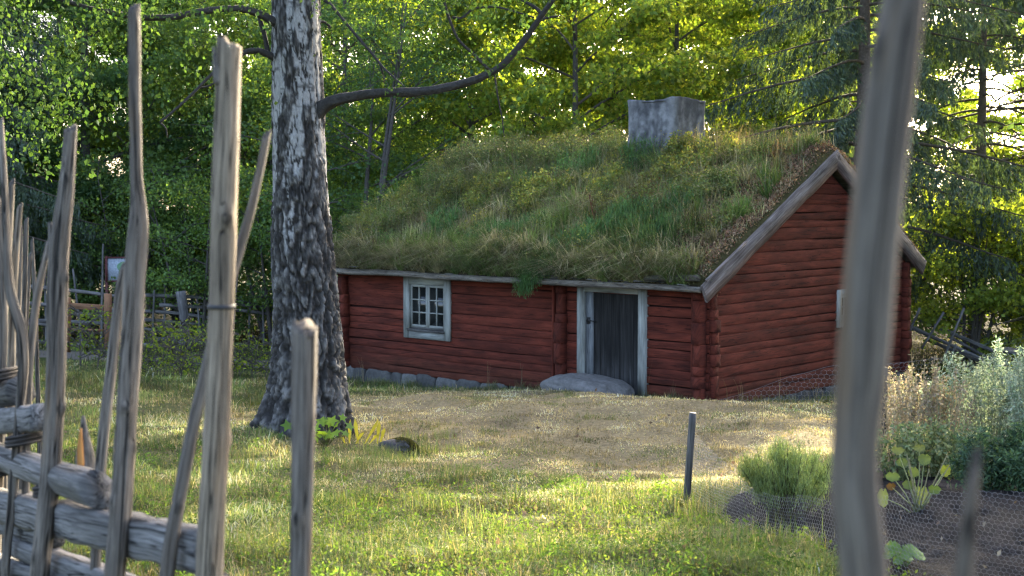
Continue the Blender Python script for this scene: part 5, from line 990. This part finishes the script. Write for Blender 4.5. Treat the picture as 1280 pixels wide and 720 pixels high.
p = gpt(135, 432, 29); GTE = empty('wooden_gate', p, 0, 'brown timber gate post with a rail at the far left', 'gate')
def gp(mb, nm): o = mb.build(nm, M['brown'], GTE); o.location = -p
mb = MB(); obox(mb, at(135, 436, 29), at(135, 367, 29), .14, .14, (0, 1, 0), 3, .03, 1); gp(mb, 'post'); mb = MB(); obox(mb, at(84, 382, 29.2), at(131, 385, 29.1), .06, .13, (0, 0, 1), 3, .03, 2); gp(mb, 'rail'); mb = MB(); obox(mb, at(84, 440, 29.2), at(84, 372, 29.2), .13, .13, (0, 1, 0), 3, .03, 3); gp(mb, 'post'); mb = MB(); obox(mb, at(86, 412, 29.2), at(131, 413, 29.1), .04, .05, (0, 0, 1), 3, .03, 4); gp(mb, 'rail')
p = gpt(150, 430, 36); IB = empty('information_board', p, 0, 'small white information board with green map on dark red posts', 'sign')
def ip(mb, nm, mt): o = mb.build(nm, mt, IB); o.location = -p; return o
redw = plain_mat('dark_red_frame', (.09, .02, .018), .7); c0 = at(153, 337, 36)
for sx in (-.43, .43): mb = MB(); obox(mb, np.array([c0[0] + sx, c0[1] + .05, p[2] - .1]), c0 + [sx, .05, .36], .08, .08, (0, 1, 0), 2, .0, 1); ip(mb, 'post', redw)
mb = MB(); box(mb, c0[0] - .40, c0[0] + .40, c0[1] - .0, c0[1] + .03, c0[2] - .29, c0[2] + .30); PN = ip(mb, 'panel', plain_mat('white_panel', (.33, .37, .42), .5))
for (a0, a1, b0, b1) in [(-.435, -.39, -.33, .34), (.39, .435, -.33, .34), (-.39, .39, .30, .34), (-.39, .39, -.33, -.285)]: mb = MB(); box(mb, c0[0] + a0, c0[0] + a1, c0[1] - .03, c0[1] + .04, c0[2] + b0, c0[2] + b1); ip(mb, 'frame', redw)
mb = MB(); a = np.linspace(0, 2 * np.pi, 25)[:-1]; q = 1 + .18 * np.sin(a * 3 + 1) + .1 * np.sin(a * 5); V = np.vstack([[0, 0, 0], np.c_[np.cos(a) * q * .20, np.zeros(24), np.sin(a) * q * .21]]) + c0 + [.06, -.006, .0]; mb.add(V, None, [[0, k + 1, (k + 1) % 24 + 1] for k in range(24)]); ip(mb, 'map', plain_mat('green_map', (.12, .26, .14), .6))

# ------------------------------------------------------------------ light, sky, camera
w = bpy.data.worlds.new('World'); bpy.context.scene.world = w; w.use_nodes = True; nt = w.node_tree; bg = nt.nodes['Background']; sk = nt.nodes.new('ShaderNodeTexSky'); sk.sky_type = 'NISHITA'; sk.sun_disc = False; sk.sun_elevation = SUN_EL; sk.sun_rotation = SUN_AZ; sk.air_density = .6; sk.dust_density = 4.5; sk.ozone_density = .2
nt.links.new(sk.outputs[0], bg.inputs[0]); bg.inputs[1].default_value = .15
ld = bpy.data.lights.new('sun', 'SUN'); ld.energy = 5.0; ld.angle = math.radians(.6); ld.color = (1., .86, .62); lo = bpy.data.objects.new('sun', ld); COL.objects.link(lo)
from mathutils import Vector
lo.rotation_euler = Vector(tuple(-SUN)).to_track_quat('-Z', 'Y').to_euler(); lo.location = tuple(SUN * 60)
cd_ = bpy.data.cameras.new('camera'); cam = bpy.data.objects.new('camera', cd_); COL.objects.link(cam); cam.location = (0, 0, 0); cam.rotation_euler = (math.pi / 2 - PIT, 0, 0)
cd_.sensor_width = 36; cd_.sensor_fit = 'HORIZONTAL'; cd_.lens = F / 1280 * 36; cd_.clip_start = .05; cd_.clip_end = 2000; cd_.dof.use_dof = True; cd_.dof.focus_distance = 12.; cd_.dof.aperture_fstop = 5.0
sc = bpy.context.scene; sc.camera = cam; sc.render.engine = 'CYCLES'
vs = sc.view_settings; vs.view_transform = 'Standard'; vs.look = 'None'; vs.gamma = 1; vs.use_curve_mapping = False; vs.exposure = 3.2
cy = sc.cycles; cy.max_bounces = 8; cy.diffuse_bounces = 4; cy.transmission_bounces = 5; cy.glossy_bounces = 2; cy.sample_clamp_indirect = 3.0; cy.use_denoising = True; cy.filter_width = 1.3; cy.use_adaptive_sampling = False
